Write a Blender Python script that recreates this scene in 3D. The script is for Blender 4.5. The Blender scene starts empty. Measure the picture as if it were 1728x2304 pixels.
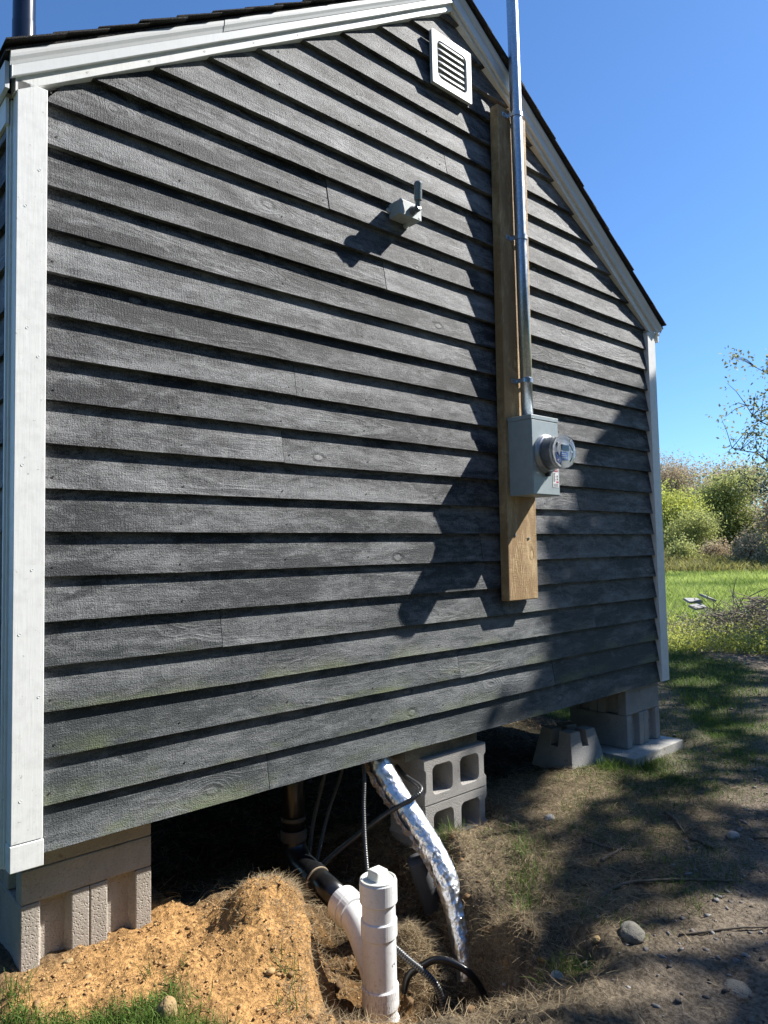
import bpy, math, random
import numpy as np
from mathutils import Vector, Matrix, noise as mn
rnd = random.Random(7)
rng = np.random.default_rng(11)
sc = bpy.context.scene
COL = sc.collection
rad = math.radians

# ------------------------------------------------------------------ camera
YAW, PITCH, ROLL = 0.72657, 0.05756, -0.02091
CAMP = Vector((-0.4954, -2.23105, 0.82794))
f = Vector((math.sin(YAW)*math.cos(PITCH), math.cos(YAW)*math.cos(PITCH), math.sin(PITCH)))
r0 = Vector((math.cos(YAW), -math.sin(YAW), 0)); u0 = r0.cross(f)
cr, sr = math.cos(ROLL), math.sin(ROLL)
rr = cr*r0 + sr*u0; uu = -sr*r0 + cr*u0
cam = bpy.data.cameras.new('camera'); camo = bpy.data.objects.new('camera', cam); COL.objects.link(camo)
M = Matrix((( rr.x, uu.x, -f.x, CAMP.x), (rr.y, uu.y, -f.y, CAMP.y), (rr.z, uu.z, -f.z, CAMP.z), (0, 0, 0, 1)))
camo.matrix_world = M
cam.sensor_fit = 'VERTICAL'; cam.sensor_height = 36; cam.lens = 1597/2304*36
cam.clip_start = 0.02; cam.clip_end = 2000
sc.camera = camo

# ------------------------------------------------------------------ light
SUN = Vector((2.35, -1.0, 2.35)).normalized()
w = bpy.data.worlds.new('World'); sc.world = w; w.use_nodes = True
nt = w.node_tree; bg = nt.nodes['Background']
sky = nt.nodes.new('ShaderNodeTexSky'); sky.sky_type = 'NISHITA'; sky.sun_disc = False
sky.sun_elevation = math.asin(SUN.z); sky.sun_rotation = math.atan2(SUN.x, SUN.y)
sky.air_density = 1.0; sky.dust_density = 0.3; sky.ozone_density = 2.2; sky.altitude = 0
mxs = nt.nodes.new('ShaderNodeMix'); mxs.data_type = 'RGBA'; mxs.blend_type = 'MULTIPLY'; mxs.inputs[0].default_value = 1.0
nt.links.new(sky.outputs[0], mxs.inputs[6]); mxs.inputs[7].default_value = (0.50, 0.74, 1.0, 1)   # deeper blue, as the air was that day
nt.links.new(mxs.outputs[2], bg.inputs[0]); bg.inputs[1].default_value = 0.088
sl = bpy.data.lights.new('sun', 'SUN'); sl.energy = 5.0; sl.angle = rad(0.6); sl.color = (1, 0.965, 0.90)
so = bpy.data.objects.new('sun', sl); COL.objects.link(so)
so.rotation_euler = (-SUN).to_track_quat('-Z', 'Y').to_euler(); so.location = (6, -4, 8)
sc.view_settings.view_transform = 'Standard'; sc.view_settings.look = 'None'
sc.view_settings.exposure = 1.12; sc.view_settings.gamma = 1.0
sc.cycles.max_bounces = 8; sc.cycles.transparent_max_bounces = 12

# ------------------------------------------------------------------ node helper
class NT:
    def __init__(s, name):
        s.m = bpy.data.materials.new(name); s.m.use_nodes = True; s.t = s.m.node_tree
        s.b = s.t.nodes['Principled BSDF']; s.n = s.t.nodes
    def put(s, sock, v):
        if v is None: return
        if isinstance(v, bpy.types.NodeSocket): s.t.links.new(v, sock)
        else:
            if isinstance(v, (tuple, list)) and len(v) == 3 and sock.type == 'RGBA': v = (*v, 1)
            sock.default_value = v
    def pos(s):
        return s.n.new('ShaderNodeNewGeometry').outputs['Position']
    def objc(s): return s.n.new('ShaderNodeTexCoord').outputs['Object']
    def rand(s): return s.n.new('ShaderNodeObjectInfo').outputs['Random']
    def math(s, op, a, b=0.0, c=0.0, clamp=False):
        q = s.n.new('ShaderNodeMath'); q.operation = op; q.use_clamp = clamp
        s.put(q.inputs[0], a); s.put(q.inputs[1], b); s.put(q.inputs[2], c); return q.outputs[0]
    def vmath(s, op, a, b):
        q = s.n.new('ShaderNodeVectorMath'); q.operation = op; s.put(q.inputs[0], a); s.put(q.inputs[1], b); return q.outputs[0]
    def comb(s, x, y, z):
        q = s.n.new('ShaderNodeCombineXYZ'); s.put(q.inputs[0], x); s.put(q.inputs[1], y); s.put(q.inputs[2], z); return q.outputs[0]
    def sep(s, v):
        q = s.n.new('ShaderNodeSeparateXYZ'); s.put(q.inputs[0], v); return q.outputs
    def noise(s, v, scale=1.0, detail=3.0, rough=0.55, dist=0.0, lac=2.0):
        q = s.n.new('ShaderNodeTexNoise'); s.put(q.inputs['Vector'], v); s.put(q.inputs['Scale'], scale)
        q.inputs['Detail'].default_value = detail; q.inputs['Roughness'].default_value = rough
        q.inputs['Distortion'].default_value = dist; return q.outputs['Fac']
    def vor(s, v, scale=1.0, feat='F1', rnd_=1.0, dims='3D'):
        q = s.n.new('ShaderNodeTexVoronoi'); q.voronoi_dimensions = dims; q.feature = feat; s.put(q.inputs['Vector'], v); s.put(q.inputs['Scale'], scale)
        q.inputs['Randomness'].default_value = rnd_; return q.outputs['Distance']
    def mr(s, v, a, b, c=0.0, d=1.0, smooth=True):
        q = s.n.new('ShaderNodeMapRange'); q.interpolation_type = 'SMOOTHSTEP' if smooth else 'LINEAR'
        s.put(q.inputs['Value'], v)
        for i, x in zip(('From Min', 'From Max', 'To Min', 'To Max'), (a, b, c, d)): s.put(q.inputs[i], x)
        return q.outputs[0]
    def mix(s, fac, a, b, mode='MIX'):
        q = s.n.new('ShaderNodeMix'); q.data_type = 'RGBA'; q.blend_type = mode
        s.put(q.inputs[0], fac); s.put(q.inputs[6], a); s.put(q.inputs[7], b); return q.outputs[2]
    def attr(s, name):
        q = s.n.new('ShaderNodeAttribute'); q.attribute_name = name; return q.outputs['Color']
    def bump(s, h, strength=0.5, dist=0.01, nrm=None):
        q = s.n.new('ShaderNodeBump'); s.put(q.inputs['Height'], h); q.inputs['Strength'].default_value = strength
        q.inputs['Distance'].default_value = dist
        if nrm: s.put(q.inputs['Normal'], nrm)
        return q.outputs[0]
    def out(s, col=None, rough=None, metal=None, nrm=None, spec=None):
        s.put(s.b.inputs['Base Color'], col); s.put(s.b.inputs['Roughness'], rough); s.put(s.b.inputs['Metallic'], metal)
        s.put(s.b.inputs['Normal'], nrm); s.put(s.b.inputs['Specular IOR Level'], spec)
        return s.m

E_ = 0.13
def board_mat(name, dark, light, algae=True, warm=False, gr=1.0, vert=False):
    q = NT(name); p = q.pos(); R = q.rand()
    off = q.comb(q.math('MULTIPLY', R, 37.0), q.math('MULTIPLY', R, 91.0), q.math('MULTIPLY', R, 53.0))
    px, py, pz = q.sep(p)
    if vert: v = q.comb(pz, py, px)
    else: v = p
    v = q.vmath('ADD', v, off)
    vx_, vy_, vz_ = q.sep(v)
    kd = q.vor(q.comb(q.math('MULTIPLY', vx_, 2.1), q.math('MULTIPLY', vz_, 4.0), 0.0), 1.0, dims='2D')
    kn = q.mr(kd, 0.0, 0.42, 1.0, 0.0)
    kn = q.mr(kd, 0.0, 0.30, 1.0, 0.0)
    km = q.mr(q.noise(q.comb(q.math('MULTIPLY', vx_, 1.7), q.math('MULTIPLY', vz_, 3.1), 3.0), 1.0, 1.0), 0.50, 0.56)
    kn = q.math('MULTIPLY', kn, km)
    kd = q.math('ADD', kd, q.math('MULTIPLY_ADD', km, -0.5, 0.5))
    kd = q.math('MULTIPLY_ADD', q.math('SUBTRACT', q.noise(v, 26.0, 2.0), 0.5), 0.05, kd)
    core = q.mr(kd, 0.025, 0.055, 1.0, 0.0)
    rim = q.math('SUBTRACT', q.mr(kd, 0.055, 0.10, 1.0, 0.0), core, clamp=True)
    n1 = q.noise(q.vmath('MULTIPLY', v, (1.1, 3.0, 8.0)), 1.0, 2.0, 0.5)
    ph = q.math('ADD', q.math('MULTIPLY', n1, 95.0), q.math('MULTIPLY', kn, 30.0))
    ring = q.mr(q.math('SINE', ph), -0.2, 1.0)
    fine = q.noise(q.vmath('MULTIPLY', v, (14.0, 60.0, 420.0)), 1.0, 3.0, 0.6)
    saw = q.noise(q.vmath('MULTIPLY', v, (420.0, 60.0, 9.0)), 1.0, 2.0, 0.6)
    big = q.noise(q.vmath('MULTIPLY', v, (1.7, 3.0, 9.0)), 1.0, 6.0, 0.72, 0.3)
    blo = q.noise(q.vmath('MULTIPLY', v, (9.0, 9.0, 22.0)), 1.0, 4.0, 0.7, 1.0)
    grit = q.noise(v, 230.0, 2.0, 0.7)
    t = q.math('MULTIPLY', q.mr(big, 0.36, 0.66), 0.55)
    t = q.math('MULTIPLY_ADD', q.mr(blo, 0.40, 0.62), 0.26, t)
    t = q.math('MULTIPLY_ADD', fine, 0.34*gr, t)
    t = q.math('MULTIPLY_ADD', saw, 0.30*gr, t)
    t = q.math('MULTIPLY_ADD', q.mr(grit, 0.30, 0.70, smooth=False), 0.50*gr, t)
    rm = q.mr(q.noise(q.vmath('MULTIPLY', v, (1.3, 1.0, 4.0)), 1.0, 1.0), 0.50, 0.68)
    ring = q.math('MULTIPLY', ring, rm)
    t = q.math('MULTIPLY_ADD', ring, 0.13, t)
    t = q.math('SUBTRACT', t, 0.60+0.10*gr)
    t = q.math('MULTIPLY_ADD', core, 0.22, t)
    t = q.math('MULTIPLY_ADD', q.mr(kd, 0.12, 0.26, 1.0, 0.0), 0.10, t)
    scar = q.mr(q.noise(q.vmath('MULTIPLY', v, (4.5, 5.0, 17.0)), 1.0, 5.0, 0.7, 0.8), 0.60, 0.70)
    dark_ = q.mr(q.noise(q.vmath('MULTIPLY', q.vmath('ADD', v, (7.0, 3.0, 1.0)), (3.2, 5.0, 11.0)), 1.0, 4.0, 0.65, 0.8), 0.58, 0.72)
    t = q.math('MULTIPLY_ADD', scar, 0.30, t)
    t = q.math('MULTIPLY_ADD', dark_, -0.30, t)
    t = q.math('MULTIPLY_ADD', rim, -0.25, t)
    t = q.math('MULTIPLY_ADD', q.math('SUBTRACT', R, 0.5), 0.42, t, clamp=True)
    c = q.mix(t, dark, light)
    if algae:
        fr = q.math('FRACT', q.math('DIVIDE', q.math('ADD', pz, 0.002), E_))
        low = q.mr(fr, 0.0, 0.55, 1.0, 0.0)
        zz = q.mr(pz, 0.25, 0.62, 1.0, 0.0)
        an = q.mr(q.noise(q.vmath('MULTIPLY', p, (2.3, 1, 7.0)), 1.0, 4.0, 0.6), 0.46, 0.66)
        am = q.math('MULTIPLY', q.math('MULTIPLY', low, zz), an)
        c = q.mix(q.math('MULTIPLY', am, 0.75), c, (0.15, 0.175, 0.05))
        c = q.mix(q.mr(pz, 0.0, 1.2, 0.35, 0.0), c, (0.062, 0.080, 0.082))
    h = q.math('MULTIPLY_ADD', saw, 0.5, q.math('MULTIPLY', fine, 0.45))
    h = q.math('MULTIPLY_ADD', ring, 0.22, h)
    h = q.math('MULTIPLY_ADD', grit, 0.9, h)
    h = q.math('MULTIPLY_ADD', rim, -0.5, h)
    h = q.math('MULTIPLY_ADD', blo, 0.5, h)
    n = q.bump(h, 0.8, 0.0050)
    return q.out(c, 0.64, 0.0, n, 0.40 if algae else 0.3)

def paint_mat(name, col, bumpd=0.0006, rough=0.5, dirt=0.25):
    q = NT(name); p = q.pos()
    n = q.noise(q.vmath('MULTIPLY', p, (30, 30, 30)), 1.0, 4, 0.6)
    g = q.noise(q.vmath('MULTIPLY', p, (160, 160, 8)), 1.0, 3, 0.6)
    sp = q.mr(q.noise(p, 55.0, 3, 0.7), 0.66, 0.74)
    c = q.mix(q.math('MULTIPLY', q.mr(n, 0.4, 0.75), dirt), col, tuple(x*0.72 for x in col))
    c = q.mix(q.math('MULTIPLY', sp, dirt*1.6), c, (0.25, 0.24, 0.2))
    nb = q.bump(q.math('ADD', g, n), 0.6, bumpd)
    return q.out(c, rough, 0.0, nb, 0.4)

def concrete_mat(name, a, b, stain=(0.12, 0.09, 0.06)):
    q = NT(name); p = q.pos(); R = q.rand()
    v = q.vmath('ADD', p, q.comb(q.math('MULTIPLY', R, 9.0), R, 0.0))
    n = q.noise(v, 7.0, 5, 0.65); g = q.noise(v, 190.0, 3, 0.7); pit = q.mr(q.vor(v, 120.0), 0.0, 0.42)
    c = q.mix(q.mr(n, 0.3, 0.75), a, b)
    c = q.mix(q.math('MULTIPLY', q.mr(g, 0.35, 0.7), 0.35), c, tuple(x*0.55 for x in a))
    c = q.mix(q.math('MULTIPLY', q.mr(q.noise(v, 22.0, 3, 0.6), 0.62, 0.75), 0.5), c, stain)
    h = q.math('ADD', q.math('MULTIPLY', g, 0.8), q.math('MULTIPLY', pit, 0.8))
    return q.out(c, 0.9, 0.0, q.bump(h, 0.9, 0.003), 0.2)

def simple(name, col, rough=0.5, metal=0.0, spec=0.5, var=0.12, nscale=40.0, bumpd=0.0):
    q = NT(name); p = q.pos(); n = q.noise(p, nscale, 4, 0.6)
    c = q.mix(q.mr(n, 0.3, 0.75), col, tuple(x*(1-var*2) for x in col))
    return q.out(c, rough, metal, q.bump(n, 0.5, bumpd) if bumpd else None, spec)

def leaf_mat(name, a, b, trans=0.35, rough=0.6):
    q = NT(name); at = q.sep(q.attr('tint'))[0]
    c = q.mix(at, a, b)
    q.out(c, rough, 0, None, 0.25)
    tr = q.n.new('ShaderNodeBsdfTranslucent'); q.put(tr.inputs[0], c)
    ms = q.n.new('ShaderNodeMixShader'); ms.inputs[0].default_value = trans
    q.t.links.new(q.b.outputs[0], ms.inputs[1]); q.t.links.new(tr.outputs[0], ms.inputs[2])
    q.t.links.new(ms.outputs[0], q.n['Material Output'].inputs[0])
    return q.m

MB = board_mat('charcoal_stained_board', (0.010, 0.011, 0.0145), (0.262, 0.264, 0.270))
MW = paint_mat('white_trim_paint', (0.78, 0.78, 0.76), dirt=.35)
MWB = paint_mat('white_aluminium', (0.70, 0.71, 0.71), 0.0003, 0.4, 0.12)
MC = concrete_mat('pinkish_block', (0.43, 0.385, 0.335), (0.33, 0.295, 0.25))
MCG = concrete_mat('grey_block', (0.38, 0.37, 0.36), (0.28, 0.275, 0.265))
MCP = concrete_mat('pale_slab', (0.48, 0.46, 0.42), (0.36, 0.35, 0.31))
MPOST = board_mat('yellow_pine', (0.34, 0.215, 0.10), (0.80, 0.60, 0.34), False, True, 0.45, True)
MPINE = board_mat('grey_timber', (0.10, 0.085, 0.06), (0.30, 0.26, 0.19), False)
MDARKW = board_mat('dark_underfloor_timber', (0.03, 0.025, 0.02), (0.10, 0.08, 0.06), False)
MGREY = simple('grey_meter_enamel', (0.36, 0.41, 0.42), 0.38, 0.0, 0.5, 0.06, 25)
MBOX = simple('grey_cast_box', (0.42, 0.46, 0.46), 0.45, 0.0, 0.5, 0.1, 60, 0.0006)
MSENS = simple('grey_photocell_plastic', (0.16, 0.18, 0.19), 0.3)
MBLK = simple('black_abs', (0.012, 0.012, 0.013), 0.28, 0, 0.5, 0.2, 90)
MFLUE = simple('black_flue', (0.010, 0.014, 0.028), 0.22, 0.0, 0.6)
MRUB = simple('rubber_coupling', (0.05, 0.045, 0.04), 0.6)
MTARP = simple('weathered_black_seal', (0.02, 0.02, 0.018), 0.5)
MFOAM = simple('dark_grey_foam', (0.07, 0.072, 0.08), 0.8, 0, 0.2, 0.1, 200, 0.001)
MSCREW = simple('dull_screw', (0.3, 0.3, 0.3), 0.4, 0.8)
MNAIL = simple('dark_nail', (0.02, 0.02, 0.02), 0.6)
MSTICK = simple('dead_stick', (0.17, 0.14, 0.11), 0.9, 0, 0.1, 0.25, 60, 0.002)
MTWIG = simple('pale_dead_twig', (0.32, 0.28, 0.23), 0.9, 0, 0.1, 0.25, 30)
MBARK = simple('bark', (0.11, 0.09, 0.07), 0.95, 0, 0.1, 0.25, 30, 0.01)
MSOFF = simple('tan_soffit', (0.42, 0.37, 0.29), 0.7)
MDIAL = simple('meter_display', (0.02, 0.025, 0.02), 0.2)
MBLUE = simple('blue_label', (0.10, 0.22, 0.60), 0.5)
MLAB = simple('white_sticker', (0.75, 0.75, 0.75), 0.5, 0, 0.5, 0.03)
MRED = simple('red_print', (0.6, 0.03, 0.08), 0.5)
MPRT = simple('black_print', (0.02, 0.02, 0.02), 0.5)

def galv():
    q = NT('galvanised_steel'); p = q.pos()
    n = q.vor(p, 90.0); n2 = q.noise(p, 30.0, 3, 0.6)
    c = q.mix(q.mr(n, 0, 0.7), (0.62, 0.66, 0.70), (0.46, 0.50, 0.55))
    return q.out(c, q.mr(n2, 0.3, 0.7, 0.30, 0.44), 0.92, q.bump(n2, 0.3, 0.0002))
MGALV = galv()
def pvc():
    q = NT('white_pvc'); p = q.pos(); z = q.sep(p)[2]
    n = q.noise(p, 60.0, 4, 0.7); n2 = q.noise(q.vmath('MULTIPLY', p, (200, 200, 60)), 1.0, 3, 0.7)
    d = q.math('MULTIPLY', q.mr(n, 0.52, 0.7), 0.45)
    low = q.mr(z, -0.74, -0.48, 1.0, 0.0)
    d2 = q.math('MULTIPLY', q.mr(n2, 0.50, 0.62), low)
    d3 = q.math('MULTIPLY', q.mr(n2, 0.62, 0.72), 0.45)
    c = q.mix(d, (0.74, 0.74, 0.73), (0.52, 0.49, 0.43))
    c = q.mix(q.math('MAXIMUM', d2, d3), c, (0.16, 0.12, 0.07))
    return q.out(c, 0.33, 0, None, 0.5)
MPVC = pvc()
MPLUG = simple('cream_plug', (0.72, 0.72, 0.66), 0.45, 0, 0.5, 0.06)
def foil():
    q = NT('crumpled_foil'); p = q.pos()
    a = q.noise(p, 24.0, 4, 0.62, 1.2); b = q.vor(q.vmath('MULTIPLY', p, (1, 1, 0.6)), 70.0)
    h = q.math('ADD', a, q.math('MULTIPLY', b, 0.5))
    return q.out((0.80, 0.81, 0.83), 0.36, 1.0, q.bump(h, 0.8, 0.0045))
MFOIL = foil()
def insul():
    q = NT('torn_insulation'); p = q.pos(); n = q.noise(p, 45.0, 5, 0.7, 1.0)
    c = q.mix(q.mr(n, 0.4, 0.6), (0.28, 0.19, 0.12), (0.55, 0.48, 0.42))
    return q.out(c, 0.8, 0, q.bump(n, 1.0, 0.01))
MINS = insul()
def bx():
    q = NT('armoured_cable_steel'); p = q.pos(); n = q.noise(p, 80.0, 3, 0.6)
    c = q.mix(n, (0.13, 0.13, 0.13), (0.05, 0.05, 0.05))
    return q.out(c, 0.33, 0.6)
MBX = bx()
def glass():
    q = NT('clear_meter_glass'); q.out((0.95, 0.97, 0.98), 0.02, 0.0)
    q.b.inputs['Transmission Weight'].default_value = 1.0; q.b.inputs['IOR'].default_value = 1.35
    return q.m
MGL = glass()
def shingle():
    q = NT('asphalt_shingle'); p = q.pos(); g = q.noise(p, 260.0, 2, 0.8); n = q.noise(p, 9.0, 3, 0.6)
    c = q.mix(q.mr(g, 0.35, 0.65), (0.022, 0.021, 0.021), (0.085, 0.08, 0.078))
    return q.out(c, 0.95, 0, q.bump(g, 1.0, 0.004), 0.1)
MSH = shingle()

# ------------------------------------------------------------------ mesh helpers
def raw(name, V, F, mat, loc=(0, 0, 0), parent=None, smooth=False, bev=0.0, seg=2, mats=None, midx=None):
    me = bpy.data.meshes.new(name)
    L = np.array(V, float).reshape(-1, 3) - np.array(loc, float)
    me.from_pydata([tuple(a) for a in L], [], [tuple(a) for a in F])
    if mats:
        for m_ in mats: me.materials.append(m_)
        if midx is not None: me.polygons.foreach_set('material_index', midx)
    else: me.materials.append(mat)
    if smooth: me.polygons.foreach_set('use_smooth', [True]*len(me.polygons))
    me.update()
    o = bpy.data.objects.new(name, me); COL.objects.link(o)
    o.location = loc
    if parent is not None:
        o.parent = parent
        pl = Vector((0, 0, 0)); q = parent
        while q is not None: pl += q.location; q = q.parent
        o.location = Vector(loc) - pl
    if bev:
        b = o.modifiers.new('bevel', 'BEVEL'); b.width = bev; b.segments = seg; b.limit_method = 'ANGLE'; b.angle_limit = rad(35)
    return o
def thing(name, label, cat, loc=(0, 0, 0), group=None):
    o = bpy.data.objects.new(name, None); COL.objects.link(o); o.location = loc; o.empty_display_size = 0.1
    tag(o, label, cat, group); return o
def tag(o, label=None, cat=None, group=None, kind=None):
    if label: o['label'] = label
    if cat: o['category'] = cat
    if group: o['group'] = group
    if kind: o['kind'] = kind
    return o
class G:
    def __init__(s): s.V = []; s.F = []
    def add(s, V, F):
        n = len(s.V); s.V += [tuple(v) for v in V]; s.F += [tuple(i+n for i in g) for g in F]; return s
    def box(s, x0, x1, y0, y1, z0, z1):
        V = [(x, y, z) for x in (x0, x1) for y in (y0, y1) for z in (z0, z1)]
        return s.add(V, [(0, 1, 3, 2), (4, 6, 7, 5), (0, 4, 5, 1), (2, 3, 7, 6), (0, 2, 6, 4), (1, 5, 7, 3)])
    def prism(s, poly, y0, y1):     # polygon in (x, z), extruded along y
        n = len(poly)
        V = [(x, y0, z) for x, z in poly] + [(x, y1, z) for x, z in poly]
        return s.add(V, [tuple(range(n)), tuple(range(2*n-1, n-1, -1))] + [(i, i+n, (i+1) % n+n, (i+1) % n) for i in range(n)])
    def tube(s, pts, R, n=12, cap=True, taper=None):
        P = [Vector(p) for p in pts]; k = len(P); rings = []; up = None
        for i in range(k):
            t = (P[min(i+1, k-1)] - P[max(i-1, 0)]).normalized()
            if up is None:
                up = Vector((0, 0, 1)) if abs(t.z) < 0.9 else Vector((1, 0, 0))
            a = t.cross(up).normalized(); up = a.cross(t).normalized()
            r = R[i] if hasattr(R, '__len__') else R
            rings.append([P[i] + (a*math.cos(2*math.pi*j/n) + up*math.sin(2*math.pi*j/n))*r for j in range(n)])
        V = [v for q in rings for v in q]
        F = [(i*n+j, (i+1)*n+j, (i+1)*n+(j+1) % n, i*n+(j+1) % n) for i in range(k-1) for j in range(n)]
        if cap: F += [tuple(range(n)), tuple(range((k-1)*n+n-1, (k-1)*n-1, -1))]
        return s.add(V, F)
    def lathe(s, c, axis, prof, n=40):   # prof: (distance along axis, radius)
        a = Vector(axis).normalized(); u = a.orthogonal().normalized(); v = a.cross(u); c = Vector(c)
        V = [c + a*d + (u*math.cos(2*math.pi*j/n) + v*math.sin(2*math.pi*j/n))*max(r, 1e-5) for d, r in prof for j in range(n)]
        F = [(i*n+j, i*n+(j+1) % n, (i+1)*n+(j+1) % n, (i+1)*n+j) for i in range(len(prof)-1) for j in range(n)]
        return s.add(V, F)
    def obj(s, name, mat, loc=(0, 0, 0), parent=None, **k): return raw(name, s.V, s.F, mat, loc, parent, **k)
def spline(pts, m=10):
    P = [Vector(p) for p in pts]; P = [2*P[0]-P[1]] + P + [2*P[-1]-P[-2]]; out = []
    for i in range(1, len(P)-2):
        a, b, c, d = P[i-1:i+3]
        for k in range(m):
            t = k/m
            out.append(0.5*((2*b) + (c-a)*t + (2*a-5*b+4*c-d)*t*t + (3*b-a-3*c+d)*t**3))
    out.append(P[-2]); return out

# numpy value noise
_tab = np.random.default_rng(5).random((256, 256))
def vn(x, y):
    xi = np.floor(x).astype(int); yi = np.floor(y).astype(int); fx = x-xi; fy = y-yi
    fx = fx*fx*(3-2*fx); fy = fy*fy*(3-2*fy)
    g = lambda a, b: _tab[a & 255, b & 255]
    return (g(xi, yi)*(1-fx)+g(xi+1, yi)*fx)*(1-fy)+(g(xi, yi+1)*(1-fx)+g(xi+1, yi+1)*fx)*fy
def fbm(x, y, s, o=4, ro=0.5):
    t = 0; a = 1; n = 0
    for i in range(o):
        t = t+a*(vn(x*s+17.3*i, y*s+5.1*i)-0.5); n += a; a *= ro; s *= 2.03
    return t/n*2
def ss(a, b, x):
    t = np.clip((x-a)/(b-a), 0, 1); return t*t*(3-2*t)
def pdist(x, y, poly):     # signed distance, positive inside
    x = np.asarray(x, float); y = np.asarray(y, float)
    d = np.full(x.shape, 1e9); ins = np.zeros(x.shape, bool); n = len(poly)
    for i in range(n):
        ax, ay = poly[i]; bx_, by = poly[(i+1) % n]
        ex, ey = bx_-ax, by-ay; t = np.clip(((x-ax)*ex+(y-ay)*ey)/(ex*ex+ey*ey), 0, 1)
        d = np.minimum(d, np.hypot(x-ax-t*ex, y-ay-t*ey))
        c = ((ay > y) != (by > y)) & (x < (bx_-ax)*(y-ay)/(by-ay+1e-12)+ax); ins ^= c
    return np.where(ins, d, -d)

# ------------------------------------------------------------------ ground
PIT = [(0.97, 0.30), (0.97, 0.02), (0.90, -0.18), (0.80, -0.36), (0.70, -0.52), (0.86, -0.64), (1.02, -0.76), (1.22, -0.86),
       (1.36, -0.82), (1.46, -0.66), (1.52, -0.48), (1.60, -0.28), (1.72, -0.10), (1.70, 0.14), (1.52, 0.42), (1.15, 0.50)]
def bump2(x, y, cx, cy, rx, ry, h, rot=0.0):
    c, s = math.cos(rot), math.sin(rot); u = ((x-cx)*c+(y-cy)*s)/rx; v = (-(x-cx)*s+(y-cy)*c)/ry
    return h*np.exp(-(u*u+v*v))
def height(x, y, fine=True):
    x = np.asarray(x, float); y = np.asarray(y, float)
    z = -0.385 + 0.02*fbm(x, y, 0.7, 3)
    far = np.hypot(x, y)
    z = z - 0.0*far
    # soil mound
    m = bump2(x, y, 0.80, -0.13, 0.17, 0.19, 0.105) + bump2(x, y, 0.50, -0.10, 0.26, 0.20, 0.045) + bump2(x, y, 0.66, -0.38, 0.16, 0.16, 0.055) + bump2(x, y, .62, .25, .10, .2, -.03)
    z = z + m
    # under the house a bit lower left of the pit
    z = z - 0.08*ss(0.05, 0.5, y)*ss(3.4, 2.6, x)*ss(0.3, 0.9, x)
    wob = 0.10*fbm(x, y, 5.0, 4, 0.6)
    d = pdist(x, y, PIT) + wob
    depth = 0.27*ss(-0.02, 0.15, d)
    depth = depth*(1-0.45*ss(0.0, 0.25, y))
    near = d > -0.3
    z = np.where(near, z - depth, z)
    z = z - 0.10*ss(-0.30, 0.0, d)*ss(-0.25, -0.55, y)      # foreground bank slopes in
    # lumps inside the pit and its right bank
    z = z + bump2(x, y, 1.33, -0.28, 0.11, 0.13, 0.12) + bump2(x, y, 1.42, -0.68, 0.10, 0.06, 0.05) + bump2(x, y, 1.30, -.50, .13, .10, -.035) + bump2(x, y, 1.48, -0.66, 0.09, 0.09, 0.05)
    z = z + bump2(x, y, 1.46, -0.43, 0.07, 0.08, -0.09)
    z = z + bump2(x, y, 1.62, -0.02, 0.16, 0.2, 0.07) 
    z = z + bump2(x, y, 2.2, -0.35, 0.5, 0.3, 0.03) + bump2(x, y, 2.75, -0.1, 0.3, 0.15, 0.03)
    # keep pads clear
    padR = ss(0.25, 0.0, np.maximum(np.abs(x-3.5)-0.27, np.abs(y-0.2)-0.3)); z = z*(1-padR)+(-0.405)*padR
    padL = ss(0.10, 0.0, np.maximum(np.abs(x-0.32)-0.26, np.abs(y-0.14)-0.31)); z = z*(1-padL)+(-0.338)*padL
    mid = ss(0.10, 0.0, np.maximum(np.abs(x-1.90)-0.20, np.abs(y-0.10)-0.10)); z = z*(1-mid)+(-0.46)*mid
    if fine:
        soil = np.clip(1.2-np.hypot(x-1.0, y+0.3)/1.1, 0, 1)
        z = z + 0.030*fbm(x, y, 7.0, 3)*(0.3+soil) + 0.012*fbm(x, y, 30.0, 3, 0.6)*(0.4+soil) + 0.006*fbm(x, y, 90.0, 2)*(0.5+soil)
    z = z + 0.4*ss(12, 60, far)*fbm(x, y, 0.05, 2)
    return z
def axis(lo, hi, step, a, b):
    mid_ = list(np.arange(lo, hi, step)); out = []
    s = step; v = mid_[-1]
    while v < b: s *= 1.12; v += s; out.append(v)
    s = step; v = lo; pre = []
    while v > a: s *= 1.12; v -= s; pre.append(v)
    return np.array(pre[::-1]+mid_+out)
gx = axis(-0.3, 4.2, 0.0135, -120, 200); gy = axis(-1.75, 1.5, 0.0135, -120, 200)
X, Y = np.meshgrid(gx, gy, indexing='ij'); Z = height(X, Y)
nx, ny = X.shape
me = bpy.data.meshes.new('ground')
V = np.stack([X, Y, Z], -1).reshape(-1, 3)
ii, jj = np.meshgrid(np.arange(nx-1), np.arange(ny-1), indexing='ij'); a = (ii*ny+jj).ravel()
F = np.stack([a, a+ny, a+ny+1, a+1], -1)
me.vertices.add(len(V)); me.vertices.foreach_set('co', V.ravel())
me.loops.add(F.size); me.loops.foreach_set('vertex_index', F.ravel())
me.polygons.add(len(F)); me.polygons.foreach_set('loop_start', np.arange(0, F.size, 4)); me.polygons.foreach_set('loop_total', np.full(len(F), 4))
me.polygons.foreach_set('use_smooth', np.ones(len(F), bool)); me.update()
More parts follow.
